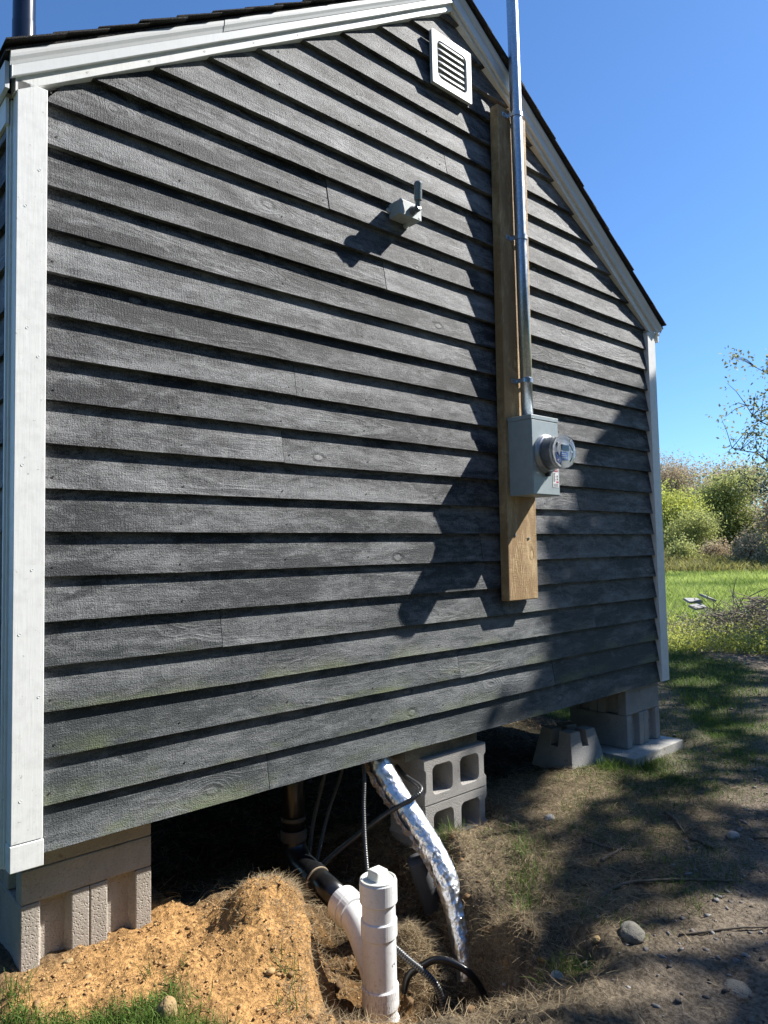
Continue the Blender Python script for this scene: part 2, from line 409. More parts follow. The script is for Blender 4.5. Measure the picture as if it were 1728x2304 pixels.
# cover: soil / lawn / straw / dirt weights
def cover(x, y):
    n = fbm(x, y, 3.0, 3); n2 = fbm(x+9, y-4, 7.0, 3)
    d = pdist(x, y, PIT)
    soil = ss(-0.02, 0.16, 0.30 - np.hypot((x-0.50)/1.05, (y+0.22)/0.75)*0.60 + 0.10*n + 0.04*n2 + 0.06)
    soil = np.maximum(soil, ss(0.0, 0.1, d)*0.9*(x < 1.2))
    soil = np.maximum(soil, 0.95*ss(.20, .10, np.hypot(x-.80, (y+.66)*1.3)+.06*n))
    lawnL = ss(-0.03, 0.05, -0.17-0.30*x-y+0.06*n+0.04*n2)*ss(.48, .28, x+.15*n)
    lawnL = np.maximum(lawnL, ss(0.06, -0.05, x)*(y < 2))
    soil = soil*(1-.85*lawnL)
    lawnR = ss(2.3, 2.9, x + 0.7*y + 0.35*n)*(x > 1.8)
    path = ss(0.5, 0.2, np.abs((x-4.4) - 1.4*(y-0.3)) - 0.10*n)*0.75*(x > 3.2)
    dirtR = ss(-0.2, 0.3, -1.05 - y + (x-1.6)*0.33 + 0.25*n)*(x > 1.0)
    straw = ss(0.15, -0.1, np.abs(y+0.40)-0.55-0.3*n)*ss(1.35, 1.7, x)*ss(3.4, 2.7, x)
    straw = np.maximum(straw, 0.7*ss(-0.35, -0.05, d))
    path = np.maximum(path, ss(0.55, 0.25, np.abs(x-7.6-0.9*(y-1.0))-0.25*n))
    lawnR = lawnR*(1-path)*(1-0.85*dirtR)*(1-straw*0.8)
    return soil, np.clip(np.maximum(lawnL*(1-soil*0.6), lawnR), 0, 1), np.clip(straw*(1-soil), 0, 1), np.clip(np.maximum(dirtR, path), 0, 1), ss(8.6, 9.6, x-0.3*y+0.5*n)
so_, la_, st_, di_, fi_ = cover(X, Y)
base = np.array([0.125, 0.102, 0.070])
cc = np.ones((nx, ny, 3))*base
def over(cc, w_, c):
    c = np.array(c); return cc*(1-w_[..., None])+c*w_[..., None]
mot = fbm(X, Y, 14.0, 3)
cc = over(cc, st_, (0.165, 0.132, 0.088))
cc = over(cc, di_, (0.180, 0.150, 0.116))
cc = over(cc, la_*0.8, (0.045, 0.062, 0.018))
cc = over(cc, so_, (0.45, 0.262, 0.105))
dpit = pdist(X, Y, PIT)
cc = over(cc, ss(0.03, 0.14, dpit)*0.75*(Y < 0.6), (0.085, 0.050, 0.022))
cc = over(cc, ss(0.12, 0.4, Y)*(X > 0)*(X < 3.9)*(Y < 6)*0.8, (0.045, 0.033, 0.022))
cc = over(cc, np.clip(ss(-0.2, 0.6, fbm(X+3, Y, 4.0, 3))*so_*0.75, 0, 1), (0.27, 0.155, 0.065))
cc = over(cc, fi_, (0.09, 0.14, 0.025))
cc *= (1+0.35*mot)[..., None]
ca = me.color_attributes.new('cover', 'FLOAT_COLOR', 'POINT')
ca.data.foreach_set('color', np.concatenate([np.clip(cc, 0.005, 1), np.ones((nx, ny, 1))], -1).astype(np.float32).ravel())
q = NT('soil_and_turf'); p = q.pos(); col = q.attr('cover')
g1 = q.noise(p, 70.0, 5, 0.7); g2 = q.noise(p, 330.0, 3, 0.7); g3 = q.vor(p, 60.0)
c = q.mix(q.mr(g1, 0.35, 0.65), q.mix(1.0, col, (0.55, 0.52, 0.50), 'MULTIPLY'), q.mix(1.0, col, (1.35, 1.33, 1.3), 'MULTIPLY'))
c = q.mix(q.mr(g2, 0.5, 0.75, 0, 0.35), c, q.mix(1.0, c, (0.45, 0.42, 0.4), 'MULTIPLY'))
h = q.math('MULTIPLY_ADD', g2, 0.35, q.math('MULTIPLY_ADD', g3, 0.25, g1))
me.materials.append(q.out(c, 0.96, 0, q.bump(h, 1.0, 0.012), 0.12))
go = bpy.data.objects.new('ground', me); COL.objects.link(go); go['kind'] = 'structure'
def hz(x, y): return float(height(np.array([x]), np.array([y]))[0])

# scattered thin things, built with numpy
def strips(name, x, y, z, ang, length, width, lift, curve, mat, tint, kind='stuff', label=None, cat=None, seg=2, tilt=None):
    """each strip: flat ribbon with seg segments; lift = rise along its length, curve = sideways bend"""
    n = len(x); t = np.linspace(0, 1, seg+1)[None, :]
    dx, dy = np.cos(ang)[:, None], np.sin(ang)[:, None]
    L = length[:, None]; hor = L*t*np.sqrt(np.clip(1-(lift/length)**2, 0.02, 1))[:, None]
    cx = x[:, None]+dx*hor - dy*curve[:, None]*t*t; cy = y[:, None]+dy*hor+dx*curve[:, None]*t*t
    cz = z[:, None]+lift[:, None]*np.sin(t*math.pi/2 if tilt is None else t*math.pi*tilt)
    wv = (width[:, None]*(1-0.75*t**2)); sa = rng.uniform(0, 2*math.pi, n)[:, None]
    px_, py_, pz_ = -dy*wv*np.cos(sa), dx*wv*np.cos(sa), np.abs(np.sin(sa))*wv*0.5
    hzmix = (lift/length > 0.5)[:, None]
    ra = rng.uniform(0, 2*math.pi, n)[:, None]
    px_ = np.where(hzmix, np.cos(ra)*wv, px_); py_ = np.where(hzmix, np.sin(ra)*wv, py_); pz_ = np.where(hzmix, 0*pz_, pz_)
    A = np.stack([cx-px_/2, cy-py_/2, cz-pz_/2], -1); B = np.stack([cx+px_/2, cy+py_/2, cz+pz_/2], -1)
    V = np.stack([A, B], 2).reshape(-1, 3); k = (seg+1)*2
    b = (np.arange(n)*k)[:, None, None]+(np.arange(seg)*2)[None, :, None]
    F = (b+np.array([0, 1, 3, 2])[None, None, :]).reshape(-1, 4)
    return npmesh(name, V, F, mat, np.repeat(tint, k), kind, label, cat)
def npmesh(name, V, F, mat, tint, kind=None, label=None, cat=None, parent=None, loc=(0, 0, 0)):
    me = bpy.data.meshes.new(name); kf = F.shape[1]
    V = V-np.array(loc)[None]
    me.vertices.add(len(V)); me.vertices.foreach_set('co', V.astype(np.float32).ravel())
    me.loops.add(F.size); me.loops.foreach_set('vertex_index', F.ravel().astype(np.int32))
    me.polygons.add(len(F)); me.polygons.foreach_set('loop_start', np.arange(0, F.size, kf)); me.polygons.foreach_set('loop_total', np.full(len(F), kf))
    me.update(); me.materials.append(mat)
    if tint is not None:
        ca = me.color_attributes.new('tint', 'FLOAT_COLOR', 'POINT')
        ca.data.foreach_set('color', np.stack([tint, tint, tint, np.ones_like(tint)], -1).astype(np.float32).ravel())
    o = bpy.data.objects.new(name, me); COL.objects.link(o); o.location = loc
    if parent is not None:
        o.parent = parent; o.location = Vector(loc)-parent.location
    tag(o, label, cat, None, kind); return o

# ------------------------------------------------------------------ cabin
cabin = thing('cabin', 'small charcoal clapboard cabin with white trim standing on concrete blocks', 'cabin', (1.9, 0, -0.02))
LZ = lambda x: 2.167+0.640*x            # lower edge of left rake board
RZ = lambda x: 4.762-0.687*x
APX = (4.762-2.167)/(0.640+0.687); APZ = LZ(APX)
def lim(z):   # wall span at height z, tucked 3 cm behind the rake board
    xl = max(0.130, (z-2.167-0.035)/0.640); xr = min(3.722, (4.762+0.035-z)/0.687)
    return xl, xr
joints = {0: [0.89, 2.95], 1: [2.62], 2: [1.9], 3: [3.02], 4: [0.71], 6: [2.08], 8: [2.9], 9: [0.97], 10: [], 11: [1.03, 2.71], 13: [2.4], 15: [1.5], 17: [1.2], 20: [1.9]}
def clap(xa0, xa1, xb0, xb1, z0, z1, parent, yo=0.0, side=None, name='clapboard', n=26):
    # bottom edge xa0..xb0 at z0, top edge xa1..xb1 at z1
    V = []; r = rnd.random()*50
    for i in range(n+1):
        t = i/n
        for (xa, xb, z, yf, yb) in ((xa0, xb0, z0, -0.032, -0.011), (xa1, xb1, z1, -0.0075, 0.001)):
            x = xa+(xb-xa)*t
            wz = 0.0016*mn.noise(Vector((x*4, z*9, r)))+0.0012*mn.noise(Vector((x*30, z*9, r)))+0.003*mn.noise(Vector((x*0.9, z*2, r)))
            wy = 0.0016*mn.noise(Vector((x*2.0, z*7, r+9)))
            V += [(x, yf+wy+yo, z+wz), (x, yb+yo, z+wz)]
    F = []
    for i in range(n):
        b = i*4
        F += [(b, b+4, b+6, b+2), (b+1, b+3, b+7, b+5), (b, b+1, b+5, b+4), (b+2, b+6, b+7, b+3)]
    F += [(0, 2, 3, 1), (n*4, n*4+1, n*4+3, n*4+2)]
    if side:
        V = [side(v) for v in V]; 
    return raw(name, V, F, MB, (0.5*(xa0+xb0) if not side else V[0][0], -0.02 if not side else V[0][1], z0), parent)
nails = G()
for k in range(0, 27):
    z0 = k*E_; z1 = z0+E_+0.016
    if z0 > APZ-0.02: break
    xl0, xr0 = lim(z0); xl1, xr1 = lim(min(z1, APZ+0.02))
    if xr1-xl1 < 0.05: xl1 = xr1 = APX; z1 = min(z1, APZ+0.02)
    cuts = [c_ for c_ in joints.get(k, []) if xl0+0.2 < c_ < xr0-0.2]
    ps = [None]+cuts+[None]
    for i in range(len(ps)-1):
        a0 = xl0 if ps[i] is None else ps[i]+0.0012; a1 = xl1 if ps[i] is None else ps[i]+0.0012
        b0 = xr0 if ps[i+1] is None else ps[i+1]-0.0012; b1 = xr1 if ps[i+1] is None else ps[i+1]-0.0012
        a1 = min(a1, b1-0.001)
        clap(a0, a1, b0, b1, z0+rnd.uniform(-.0015, .0015), z1, cabin, rnd.uniform(-.0012, .0012), n=max(6, int((b0-a0)*10)))
        xs = [a0+0.03, b0-0.03]+[x for x in np.arange(0.16, 3.7, 0.405) if a0+0.06 < x < b0-0.06]
        for x in xs:
            x += rnd.uniform(-.012, .012); zz = z0+0.028+rnd.uniform(-.006, .006)
            nails.lathe((x, -0.0272, zz), (0, -1, 0), [(0, 0.0034), (0.0012, 0.003), (0.0012, 0)], 6)
tag(nails.obj('nail_heads', MNAIL, (1.9, -.03, 0), cabin), kind='stuff')
G().prism([(0.08, 0.015), (3.78, 0.015), (3.78, 2.20), (APX, APZ+0.05), (0.08, 2.23)], 0.004, 0.05).obj('wall_sheathing', MDARKW, (1.9, 0.02, 1), cabin)
# rake trim (front): frieze, fascia, drip edge, shingles
def rake(name, zl, zr, hl, hr, y0, y1, mat, xa, xb, top=None, bev=0.0015):
    # left and right boards as two separate parts
    zL0, mL = zl; zR0, mR = zr
    ax = (zR0-zL0)/(mL-mR); az = zL0+mL*ax
    def seg(x0, x1, z0, m, h):
        n = 20; V = []
        for i in range(n+1):
            x = x0+(x1-x0)*i/n; z = z0+m*x+0.0022*mn.noise(Vector((x*5, h*9, 1)))
            hh = h
            V += [(x, y0, z), (x, y0, z+hh), (x, y1, z+hh), (x, y1, z)]
        F = []
        for i in range(n):
            b = i*4
            for j in range(4): F.append((b+j, b+4+j, b+4+(j+1) % 4, b+(j+1) % 4))
        F += [(3, 2, 1, 0), (n*4, n*4+1, n*4+2, n*4+3)]
        return raw(name, V, F, mat, (0.5*(x0+x1), y0, z0+m*0.5*(x0+x1)), cabin, bev=bev)
    seg(xa, ax-0.0008, zL0, mL, hl); seg(ax+0.0008, xb, zR0, mR, hr)
rake('frieze_board', (2.167, 0.640), (4.762, -0.687), 0.085, 0.090, -0.045, 0.004, MW, 0.046, 3.80)
rake('fascia_board', (2.205, 0.638), (4.742, -0.666), 0.062, 0.075, -0.060, -0.0455, MWB, 0.032, 3.838)
# cove and drip edge
def cove(x0, x1, z0, m, name, mat, prof):
    n = 16; V = []; k = len(prof)
    for i in range(n+1):
        x = x0+(x1-x0)*i/n
        for (y, dz) in prof: V.append((x, y, z0+m*x+dz+0.0015*mn.noise(Vector((x*6, 3, 1)))))
    F = [(i*k+j, (i+1)*k+j, (i+1)*k+(j+1) % k, i*k+(j+1) % k) for i in range(n) for j in range(k)]
    F += [tuple(range(k))[::-1], tuple(range(n*k, n*k+k))]
    return raw(name, V, F, mat, (x0, -0.07, z0+m*x0), cabin)
prof = [(-0.0605, -0.028), (-0.064, -0.018), (-0.0695, -0.008), (-0.071, 0.0), (-0.071, 0.010), (-0.0605, 0.010)]
AX2 = (4.847-2.267)/(0.635+0.678); AZ2 = 2.267+0.635*AX2
cove(0.026, 0.72, 2.267, 0.635, 'cove_moulding', MWB, prof)
cove(0.716, AX2-.001, 2.2675, 0.635, 'cove_moulding', MWB, [(y-0.0015, z) for y, z in prof])
cove(AX2+.001, 3.858, 4.847, -0.678, 'cove_moulding', MWB, prof)
# roof decks and the visible shingle edges
ROOFY = 5.2
for (x0, x1, z0, m) in ((0.012, AX2, 2.267, 0.635), (AX2, 3.872, 4.847, -0.678)):
    G().add([(x0, -0.072, z0+m*x0+0.011), (x1, -0.072, z0+m*x1+0.011), (x1, ROOFY, z0+m*x1+0.011), (x0, ROOFY, z0+m*x0+0.011),
             (x0, -0.072, z0+m*x0+0.019), (x1, -0.072, z0+m*x1+0.019), (x1, ROOFY, z0+m*x1+0.019), (x0, ROOFY, z0+m*x0+0.019)],
            [(0, 3, 2, 1), (4, 5, 6, 7), (0, 1, 5, 4), (1, 2, 6, 5), (2, 3, 7, 6), (3, 0, 4, 7)]).obj('roof_deck', MSH, (x0, 0, z0), cabin)
def shing(xa, xb, z0, m, y0, y1, par):
    # slab following slope, low (eave) end lifted a little above the course below
    th = 0.0045; lift_lo, lift_hi = 0.0155, 0.0055
    za = z0+m*xa+0.019; zb = z0+m*xb+0.019
    lo_is_a = za < zb
    la, lb = (lift_lo, lift_hi) if lo_is_a else (lift_hi, lift_lo)
    V = [(xa, y0, za+la), (xb, y0, zb+lb), (xb, y1, zb+lb), (xa, y1, za+la)]
    V += [(v[0], v[1], v[2]+th) for v in V]
    j = lambda: rnd.uniform(-.0015, .0015)
    V = [(v[0]+j(), v[1], v[2]+j()) for v in V]
    return V, [(0, 3, 2, 1), (4, 5, 6, 7), (0, 1, 5, 4), (1, 2, 6, 5), (2, 3, 7, 6), (3, 0, 4, 7)]
# along the gable edge each course shows its end piece; the rest of the course is one strip further back
for side in (0, 1):
    x = 0.008 if side == 0 else 3.876; s = 1 if side == 0 else -1; i = 0
    while (x < AX2-0.03) if side == 0 else (x > AX2+0.03):
        L = 0.130; xe = x+s*(L+0.035)
        xe = min(xe, AX2) if side == 0 else max(xe, AX2)
        z0, m = (2.267, 0.635) if side == 0 else (4.847, -0.678)
        y = -0.092+rnd.uniform(-.004, .004); cuts_ = [y]
        while y < 1.2:
            y += rnd.uniform(0.14, 0.34); cuts_.append(y)
        for c0, c1 in zip(cuts_[:-1], cuts_[1:]):
            Vs, Fs = shing(min(x, xe), max(x, xe), z0, m, c0, c1-0.003, cabin)
            raw('shingle', Vs, Fs, MSH, (x, c0, z0+m*x), cabin)
        Vs, Fs = shing(min(x, xe), max(x, xe), z0, m, cuts_[-1], ROOFY, cabin)
        raw('shingle', Vs, Fs, MSH, (x, c0, z0+m*x), cabin)
        x += s*L; i += 1
# corner boards
G().box(0.050, 0.134, -0.045, -0.001, 0.045, LZ(0.09)+0.01).obj('corner_board', MW, (0.09, -.04, 0.05), cabin, bev=0.002)
G().box(0.048, 0.136, -0.047, -0.001, -0.030, 0.0425).obj('corner_block', MW, (0.09, -.04, -.03), cabin, bev=0.002)
G().box(0.044, 0.0560, 0.000, 0.010, -0.030, 2.19).obj('corner_board', MW, (0.05, 0.02, 0.0), cabin, bev=0.001)
G().box(0.038, 0.0560, 0.0105, 0.022, -0.030, 2.19).obj('corner_batten', MW, (0.05, 0.02, 0.0), cabin, bev=0.001)
G().box(3.714, 3.806, -0.045, -0.001, 0.000, RZ(3.77)+0.02).obj('corner_board', MW, (3.76, -.04, 0.05), cabin, bev=0.002)
G().box(3.788, 3.812, 0.001, 0.09, 0.000, 2.17).obj('corner_board', MW, (3.8, 0.04, 0.05), cabin, bev=0.002)
g = G()
for x, z in ((.112, 1.98), (.075, 1.86), (.082, 1.50), (.112, 1.42), (.072, 1.10), (.100, .80), (.068, .62), (.12, .44), (.074, .16), (.096, .02), (3.74, 1.9), (3.78, 1.5), (3.745, 1.1), (3.785, .7), (3.75, .3), (3.77, .06)):
    g.lathe((x, -0.0452, z), (0, -1, 0), [(0, 0.0036), (0.0008, 0.0034), (0.0003, 0.0022), (0.0003, 0)], 10)
for i in range(9):
    x = .25+i*.2; g.lathe((x, -0.0452, LZ(x)+.016), (0, -1, 0), [(0, 0.003), (0.0008, 0.003), (0.0003, 0.002), (0.0003, 0)], 8)
tag(g.obj('trim_nails', MW, (1.9, -.045, 0), cabin), kind='stuff')
# left side wall with clapboards, eave fascia and soffit
for k in range(0, 17):
    z0 = k*E_; V = []; F = []
    L0, L1 = 0.0225, 4.9
    V = [(0.036, L0, z0), (0.036, L1, z0), (0.0535, L1, z0), (0.0535, L0, z0), (0.054, L0, z0+E_+.016), (0.054, L1, z0+E_+.016), (0.062, L1, z0+E_+.016), (0.062, L0, z0+E_+.016)]
    F = [(0, 4, 5, 1), (3, 2, 6, 7), (0, 1, 2, 3), (4, 7, 6, 5), (0, 3, 7, 4), (1, 5, 6, 2)]
    raw('clapboard', V, F, MB, (0.05, 2.5, z0), cabin)
    V2 = [(3.862-x, y, z) for x, y, z in V]
    raw('clapboard', V2, [tuple(reversed(g)) for g in F], MB, (3.8, 2.5, z0), cabin)
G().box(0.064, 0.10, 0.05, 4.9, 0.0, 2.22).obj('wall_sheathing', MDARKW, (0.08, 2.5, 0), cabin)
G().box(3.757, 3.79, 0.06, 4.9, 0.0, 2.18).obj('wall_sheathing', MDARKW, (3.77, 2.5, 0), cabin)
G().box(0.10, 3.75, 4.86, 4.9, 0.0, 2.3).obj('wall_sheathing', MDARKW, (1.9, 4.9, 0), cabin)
G().box(0.017, 0.029, -0.044, 4.95, 2.195, 2.276).obj('eave_fascia', MWB, (0, 2.5, 2.2), cabin, bev=0.001)
G().box(0.0295, 0.05, 0.0, 4.95, 2.195, 2.207).obj('soffit', MSOFF, (0, 2.5, 2.2), cabin)
G().box(0.0305, 0.0395, 0.0, 4.95, 2.115, 2.194).obj('eave_frieze', MW, (0, 2.5, 2.2), cabin)
G().box(3.846, 3.858, -0.044, 4.95, 2.150, 2.215).obj('eave_fascia', MWB, (3.87, 2.5, 2.2), cabin, bev=0.001)
# floor frame
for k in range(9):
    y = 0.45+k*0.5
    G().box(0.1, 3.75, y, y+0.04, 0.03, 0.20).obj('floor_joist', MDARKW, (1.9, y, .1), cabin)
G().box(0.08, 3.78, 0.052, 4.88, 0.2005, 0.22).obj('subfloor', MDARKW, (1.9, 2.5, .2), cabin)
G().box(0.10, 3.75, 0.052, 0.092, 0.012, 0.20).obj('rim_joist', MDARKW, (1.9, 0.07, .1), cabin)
for y in (0.10,):
    G().box(1.60, 2.06, 0.022, 0.20, -0.0655, 0.0115).obj('sill_beam', MPINE, (1.8, y, 0), cabin, bev=0.003)

# ------------------------------------------------------------------ gable vent
vx0, vx1, vz0, vz1 = 1.800, 2.070, 2.996, 3.252
vent = thing('gable_vent', 'white louvred vent high in the gable below the ridge', 'vent', (1.935, -0.03, 2.996))
g = G()
def rrect(x0, x1, z0, z1, r, n=5):
    out = []
    for cx, cz, a0 in ((x1-r, z1-r, 0), (x0+r, z1-r, 90), (x0+r, z0+r, 180), (x1-r, z0+r, 270)):
        for i in range(n+1): out.append((cx+r*math.cos(rad(a0+90*i/n)), cz+r*math.sin(rad(a0+90*i/n))))
    return out
O = rrect(vx0, vx1, vz0, vz1, 0.006, 5); I = rrect(vx0+.032, vx1-.032, vz0+.034, vz1-.036, 0.030, 5); n = len(O)
V = [(x, -.052, z) for x, z in O]+[(x, -.052, z) for x, z in I]+[(x, -.034, z) for x, z in O]+[(x, -.036, z) for x, z in I]
F = [(i, i+n, (i+1) % n+n, (i+1) % n) for i in range(n)]+[(i, (i+1) % n, (i+1) % n+2*n, i+2*n) for i in range(n)]+[(i+n, i+3*n, (i+1) % n+3*n, (i+1) % n+n) for i in range(n)]
raw('frame', V, F, MWB, (1.935, -.04, 3.1), vent)
G().prism(rrect(vx0+.028, vx1-.028, vz0+.03, vz1-.032, 0.03), -0.036, -0.0335).obj('insect_screen', simple('vent_screen', (0.46, 0.47, 0.43), 0.7, 0, 0.2, 0.3, 900), (1.935, -.035, 3.1), vent)
for i in range(6):
    zc = vz0+.046+i*0.0305; xa, xb = vx0+.036, vx1-.036
    prof_ = [(-0.040, 0.020), (-0.048, 0.015), (-0.0535, 0.004), (-0.0545, -0.001), (-0.053, -0.001), (-0.047, 0.012), (-0.039, 0.017)]
    V = []; nn = 10
    for j in range(nn+1):
        t = j/nn; x = xa+(xb-xa)*t; e = min(1, min(t, 1-t)*7)**0.5
        for y, dz in prof_: V.append((x, -0.040+(y+0.040)*max(e, .05), zc+0.020+(dz*1.25-0.020)*max(e, .15)))
    k = len(prof_)
    F = [(a*k+b, (a+1)*k+b, (a+1)*k+(b+1) % k, a*k+(b+1) % k) for a in range(nn) for b in range(k)]
    raw('louver', V, F, MWB, (1.935, -.045, zc), vent, smooth=True)

# ------------------------------------------------------------------ mounting plank, mast, meter
zt = 3.055
pl = G().add([(2.204, -0.080, 0.585), (2.432, -0.080, 0.585), (2.432, -0.0305, 0.585), (2.204, -0.0305, 0.585),
              (2.228, -0.080, zt), (2.456, -0.080, zt), (2.456, -0.0305, zt), (2.228, -0.0305, zt)],
             [(0, 3, 2, 1), (4, 5, 6, 7), (0, 1, 5, 4), (1, 2, 6, 5), (2, 3, 7, 6), (3, 0, 4, 7)]).obj('mounting_plank', MPOST, (2.32, -.055, 0.585), bev=0.004)
tag(pl, 'tall yellowish timber plank fixed upright to the charcoal siding', 'plank')
g = G()
for x, z in ((2.262, 0.90), (2.368, 0.885)): g.lathe((x, -0.0802, z), (0, -1, 0), [(0, 0.007), (0.003, 0.007), (0.004, 0.004), (0.004, 0)], 8)
bo = g.obj('bolt_heads', MSCREW, (2.32, -.08, 0.585), None); bo.parent = pl; bo.location = (0, -.025, 0); bo['kind'] = 'stuff'
mast = thing('service_mast', 'tall galvanised steel conduit rising from the meter past the roof edge', 'conduit', (2.34, -0.117, 1.47))
def pipex(z): return 2.341 - 0.004*(z-1.47), -0.117+0.002*(z-1.47)
G().tube([(*pipex(z), z) for z in (1.4715, 2.2, 3.0, 3.8, 4.7)], 0.029, 28).obj('pipe', MGALV, (2.34, -.117, 1.47), mast, smooth=True)
G().tube([(*pipex(4.7), 4.7), (*pipex(4.7), 4.80), (2.33, -.16, 4.86), (2.33, -.22, 4.84)], [0.033, 0.05, 0.055, 0.04], 16).obj('weather_head', MBOX, (2.33, -.12, 4.7), mast, smooth=True)
for zc in (1.660, 2.382, 3.015):
    x, y = pipex(zc); g = G()
    ang = [rad(a_) for a_ in range(180, 361, 15)]
    pts = [(x-0.075, -0.0825), (x-0.045, -0.0825), (x-0.034, -0.0835)]+[(x+0.0315*math.cos(a_), y+0.0315*math.sin(a_)) for a_ in ang]+[(x+0.034, -.0835), (x+0.045, -0.0825), (x+0.075, -0.0825)]
    V = []; hw = 0.011
    for i, (a_, b_) in enumerate(pts):
        V += [(a_, b_, zc-hw), (a_, b_, zc+hw)]
    F = [(2*i, 2*i+2, 2*i+3, 2*i+1) for i in range(len(pts)-1)]
    o = raw('strap', V, F, MGALV, (x, y, zc), mast)
    sm = o.modifiers.new('solid', 'SOLIDIFY'); sm.thickness = 0.0028; sm.offset = 0
    G().lathe((x-0.060, -0.0838, zc), (0, -1, 0), [(0, 0.006), (0.003, 0.006), (0.0045, 0.003), (0.0045, 0)], 8).obj('screw', MSCREW, (x-.06, -.084, zc), o)
mt = thing('electric_meter', 'grey electric meter box with round clear glass meter', 'meter', (2.34, -0.149, 1.088))
bx0, bx1, by0, by1, bz0, bz1 = 2.232, 2.448, -0.217, -0.0805, 1.088, 1.447
G().box(bx0, bx1, by0, by1, bz0, bz1).obj('box', MGREY, (2.34, -.15, 1.1), mt, bev=0.003)
G().box(bx0-.002, bx1+.002, by0-.003, by1, bz1+.0005, bz1+.021).obj('box_lid', MGREY, (2.34, -.15, 1.45), mt, bev=0.002)
G().box(bx0+.004, bx1-.004, by0-.0022, by0-.0004, bz0+.004, bz1-.003).obj('cover_plate', MGREY, (2.34, -.218, 1.1), mt, bev=0.001)
G().lathe((2.341, -.117, bz1+.0212), (0, 0, 1), [(0, 0.040), (0.012, 0.040), (0.014, 0.0305), (0.014, 0.0295)], 24).obj('hub', MGREY, (2.34, -.117, 1.47), mt, smooth=False)
G().lathe((bx0-.0004, -.155, 1.145), (-1, 0, 0), [(0, .025), (.0012, .024), (.0012, .020), (.0005, .019), (.0005, 0)], 26).obj('knockout', MGREY, (2.23, -.155, 1.145), mt)
CX, CZ = 2.338, 1.285
G().lathe((CX, by0-.002, CZ), (0, -1, 0), [(0, .094), (.010, .094), (.014, .090), (.022, .089), (.026, .084), (.026, .076)], 56).obj('meter_ring', simple('ring_steel', (0.42, 0.43, 0.45), 0.3, 0.7, 0.5, 0.05), (CX, by0, CZ), mt, smooth=False, bev=0.001)
G().lathe((CX, by0-.003, CZ), (0, -1, 0), [(0, .0745), (.072, .0725), (.076, .069), (.076, 0)], 48).obj('meter_base', simple('meter_plastic', (0.42, 0.43, 0.47), 0.45, 0, 0.5, 0.04), (CX, by0, CZ), mt)
G().lathe((CX, by0-.020, CZ), (0, -1, 0), [(0, .0805), (.060, .0785), (.094, .0765), (.102, .0735), (.1055, .066), (.1065, .04), (.1065, 0),
    (.1035, 0), (.1035, .04), (.1025, .0645), (.099, .0710), (.093, .0740), (.060, .0760), (0, .0780)], 56).obj('glass_dome', MGL, (CX, by0, CZ), mt, smooth=True)
import bmesh
gd = [o for o in mt.children if o.name.startswith('glass_dome')][0]; bm = bmesh.new(); bm.from_mesh(gd.data)
bmesh.ops.remove_doubles(bm, verts=bm.verts[:], dist=.0001); bmesh.ops.recalc_face_normals(bm, faces=bm.faces[:]); bm.to_mesh(gd.data); bm.free()
yf = by0-.0800
disc = [(CX+.066*math.cos(rad(a_)), CZ+.066*math.sin(rad(a_))) for a_ in range(0, 360, 12)]
G().prism(disc, yf-.012, yf).obj('face_plate', simple('face_plate_white', (0.62, 0.64, 0.68), 0.5, 0, 0.5, 0.03), (CX, yf, CZ), mt)
yf -= .0122
G().box(CX-.030, CX+.026, yf-.006, yf, CZ+.004, CZ+.030).obj('display', MDIAL, (CX, yf, CZ), mt, bev=0.002)
G().box(CX-.036, CX+.018, yf-.0025, yf-.0005, CZ-.040, CZ-.004).obj('blue_plate', MBLUE, (CX, yf, CZ), mt)
g = G()
for i in range(3): g.box(CX-.030, CX+.002+.006*i, yf-.0036, yf-.0028, CZ-.014-.009*i, CZ-.0105-.009*i)
for i in range(4): g.box(CX-.050+.006*i, CX-.046+.006*i, yf-.0012, yf-.0004, CZ-.052, CZ-.045)
tag(g.obj('printed_lines', MLAB, (CX, yf, CZ), mt), kind='stuff')
G().tube(spline([(CX+.030, yf-.005, CZ+.035), (CX+.050, yf-.010, CZ+.012), (CX+.045, yf-.010, CZ-.025), (CX+.030, yf-.005, CZ-.045)], 6), .0035, 8).obj('reset_rod', MPRT, (CX, yf, CZ), mt)
G().lathe((CX+.045, yf-.001, CZ+.0), (0, -1, 0), [(0, .007), (.013, .006), (.013, 0)], 12).obj('knob', MLAB, (CX, yf, CZ), mt)
G().box(CX-.010, CX+.010, by0-.022, by0-.002, CZ-.108, CZ-.084).obj('seal', MPRT, (CX, by0, CZ-.1), mt, bev=0.003)
yl = by0-.0024
st = G().box(2.388, 2.436, yl-.0012, yl, 1.128, 1.218).obj('warning_sticker', MLAB, (2.41, yl, 1.17), mt)
g = G().box(2.391, 2.433, yl-.0018, yl-.0013, 1.2035, 1.2150).box(2.417, 2.434, yl-.0018, yl-.0013, 1.150, 1.158)
tag(g.obj('red_printing', MRED, (2.41, yl, 1.17), st), kind='stuff')
g = G()
g.prism([(2.418, 1.178), (2.424, 1.190), (2.430, 1.178)], yl-.0018, yl-.0013); g.prism([(2.418, 1.164), (2.424, 1.175), (2.430, 1.164)], yl-.0018, yl-.0013)
for i in range(9): g.box(2.393, 2.410-.002*(i % 3), yl-.0018, yl-.0013, 1.196-.005*i, 1.198-.005*i)
for i in range(3): g.box(2.393, 2.431-.003*(i % 2), yl-.0018, yl-.0013, 1.143-.005*i, 1.1445-.005*i)
tag(g.obj('black_printing', MPRT, (2.41, yl, 1.17), st), kind='stuff')
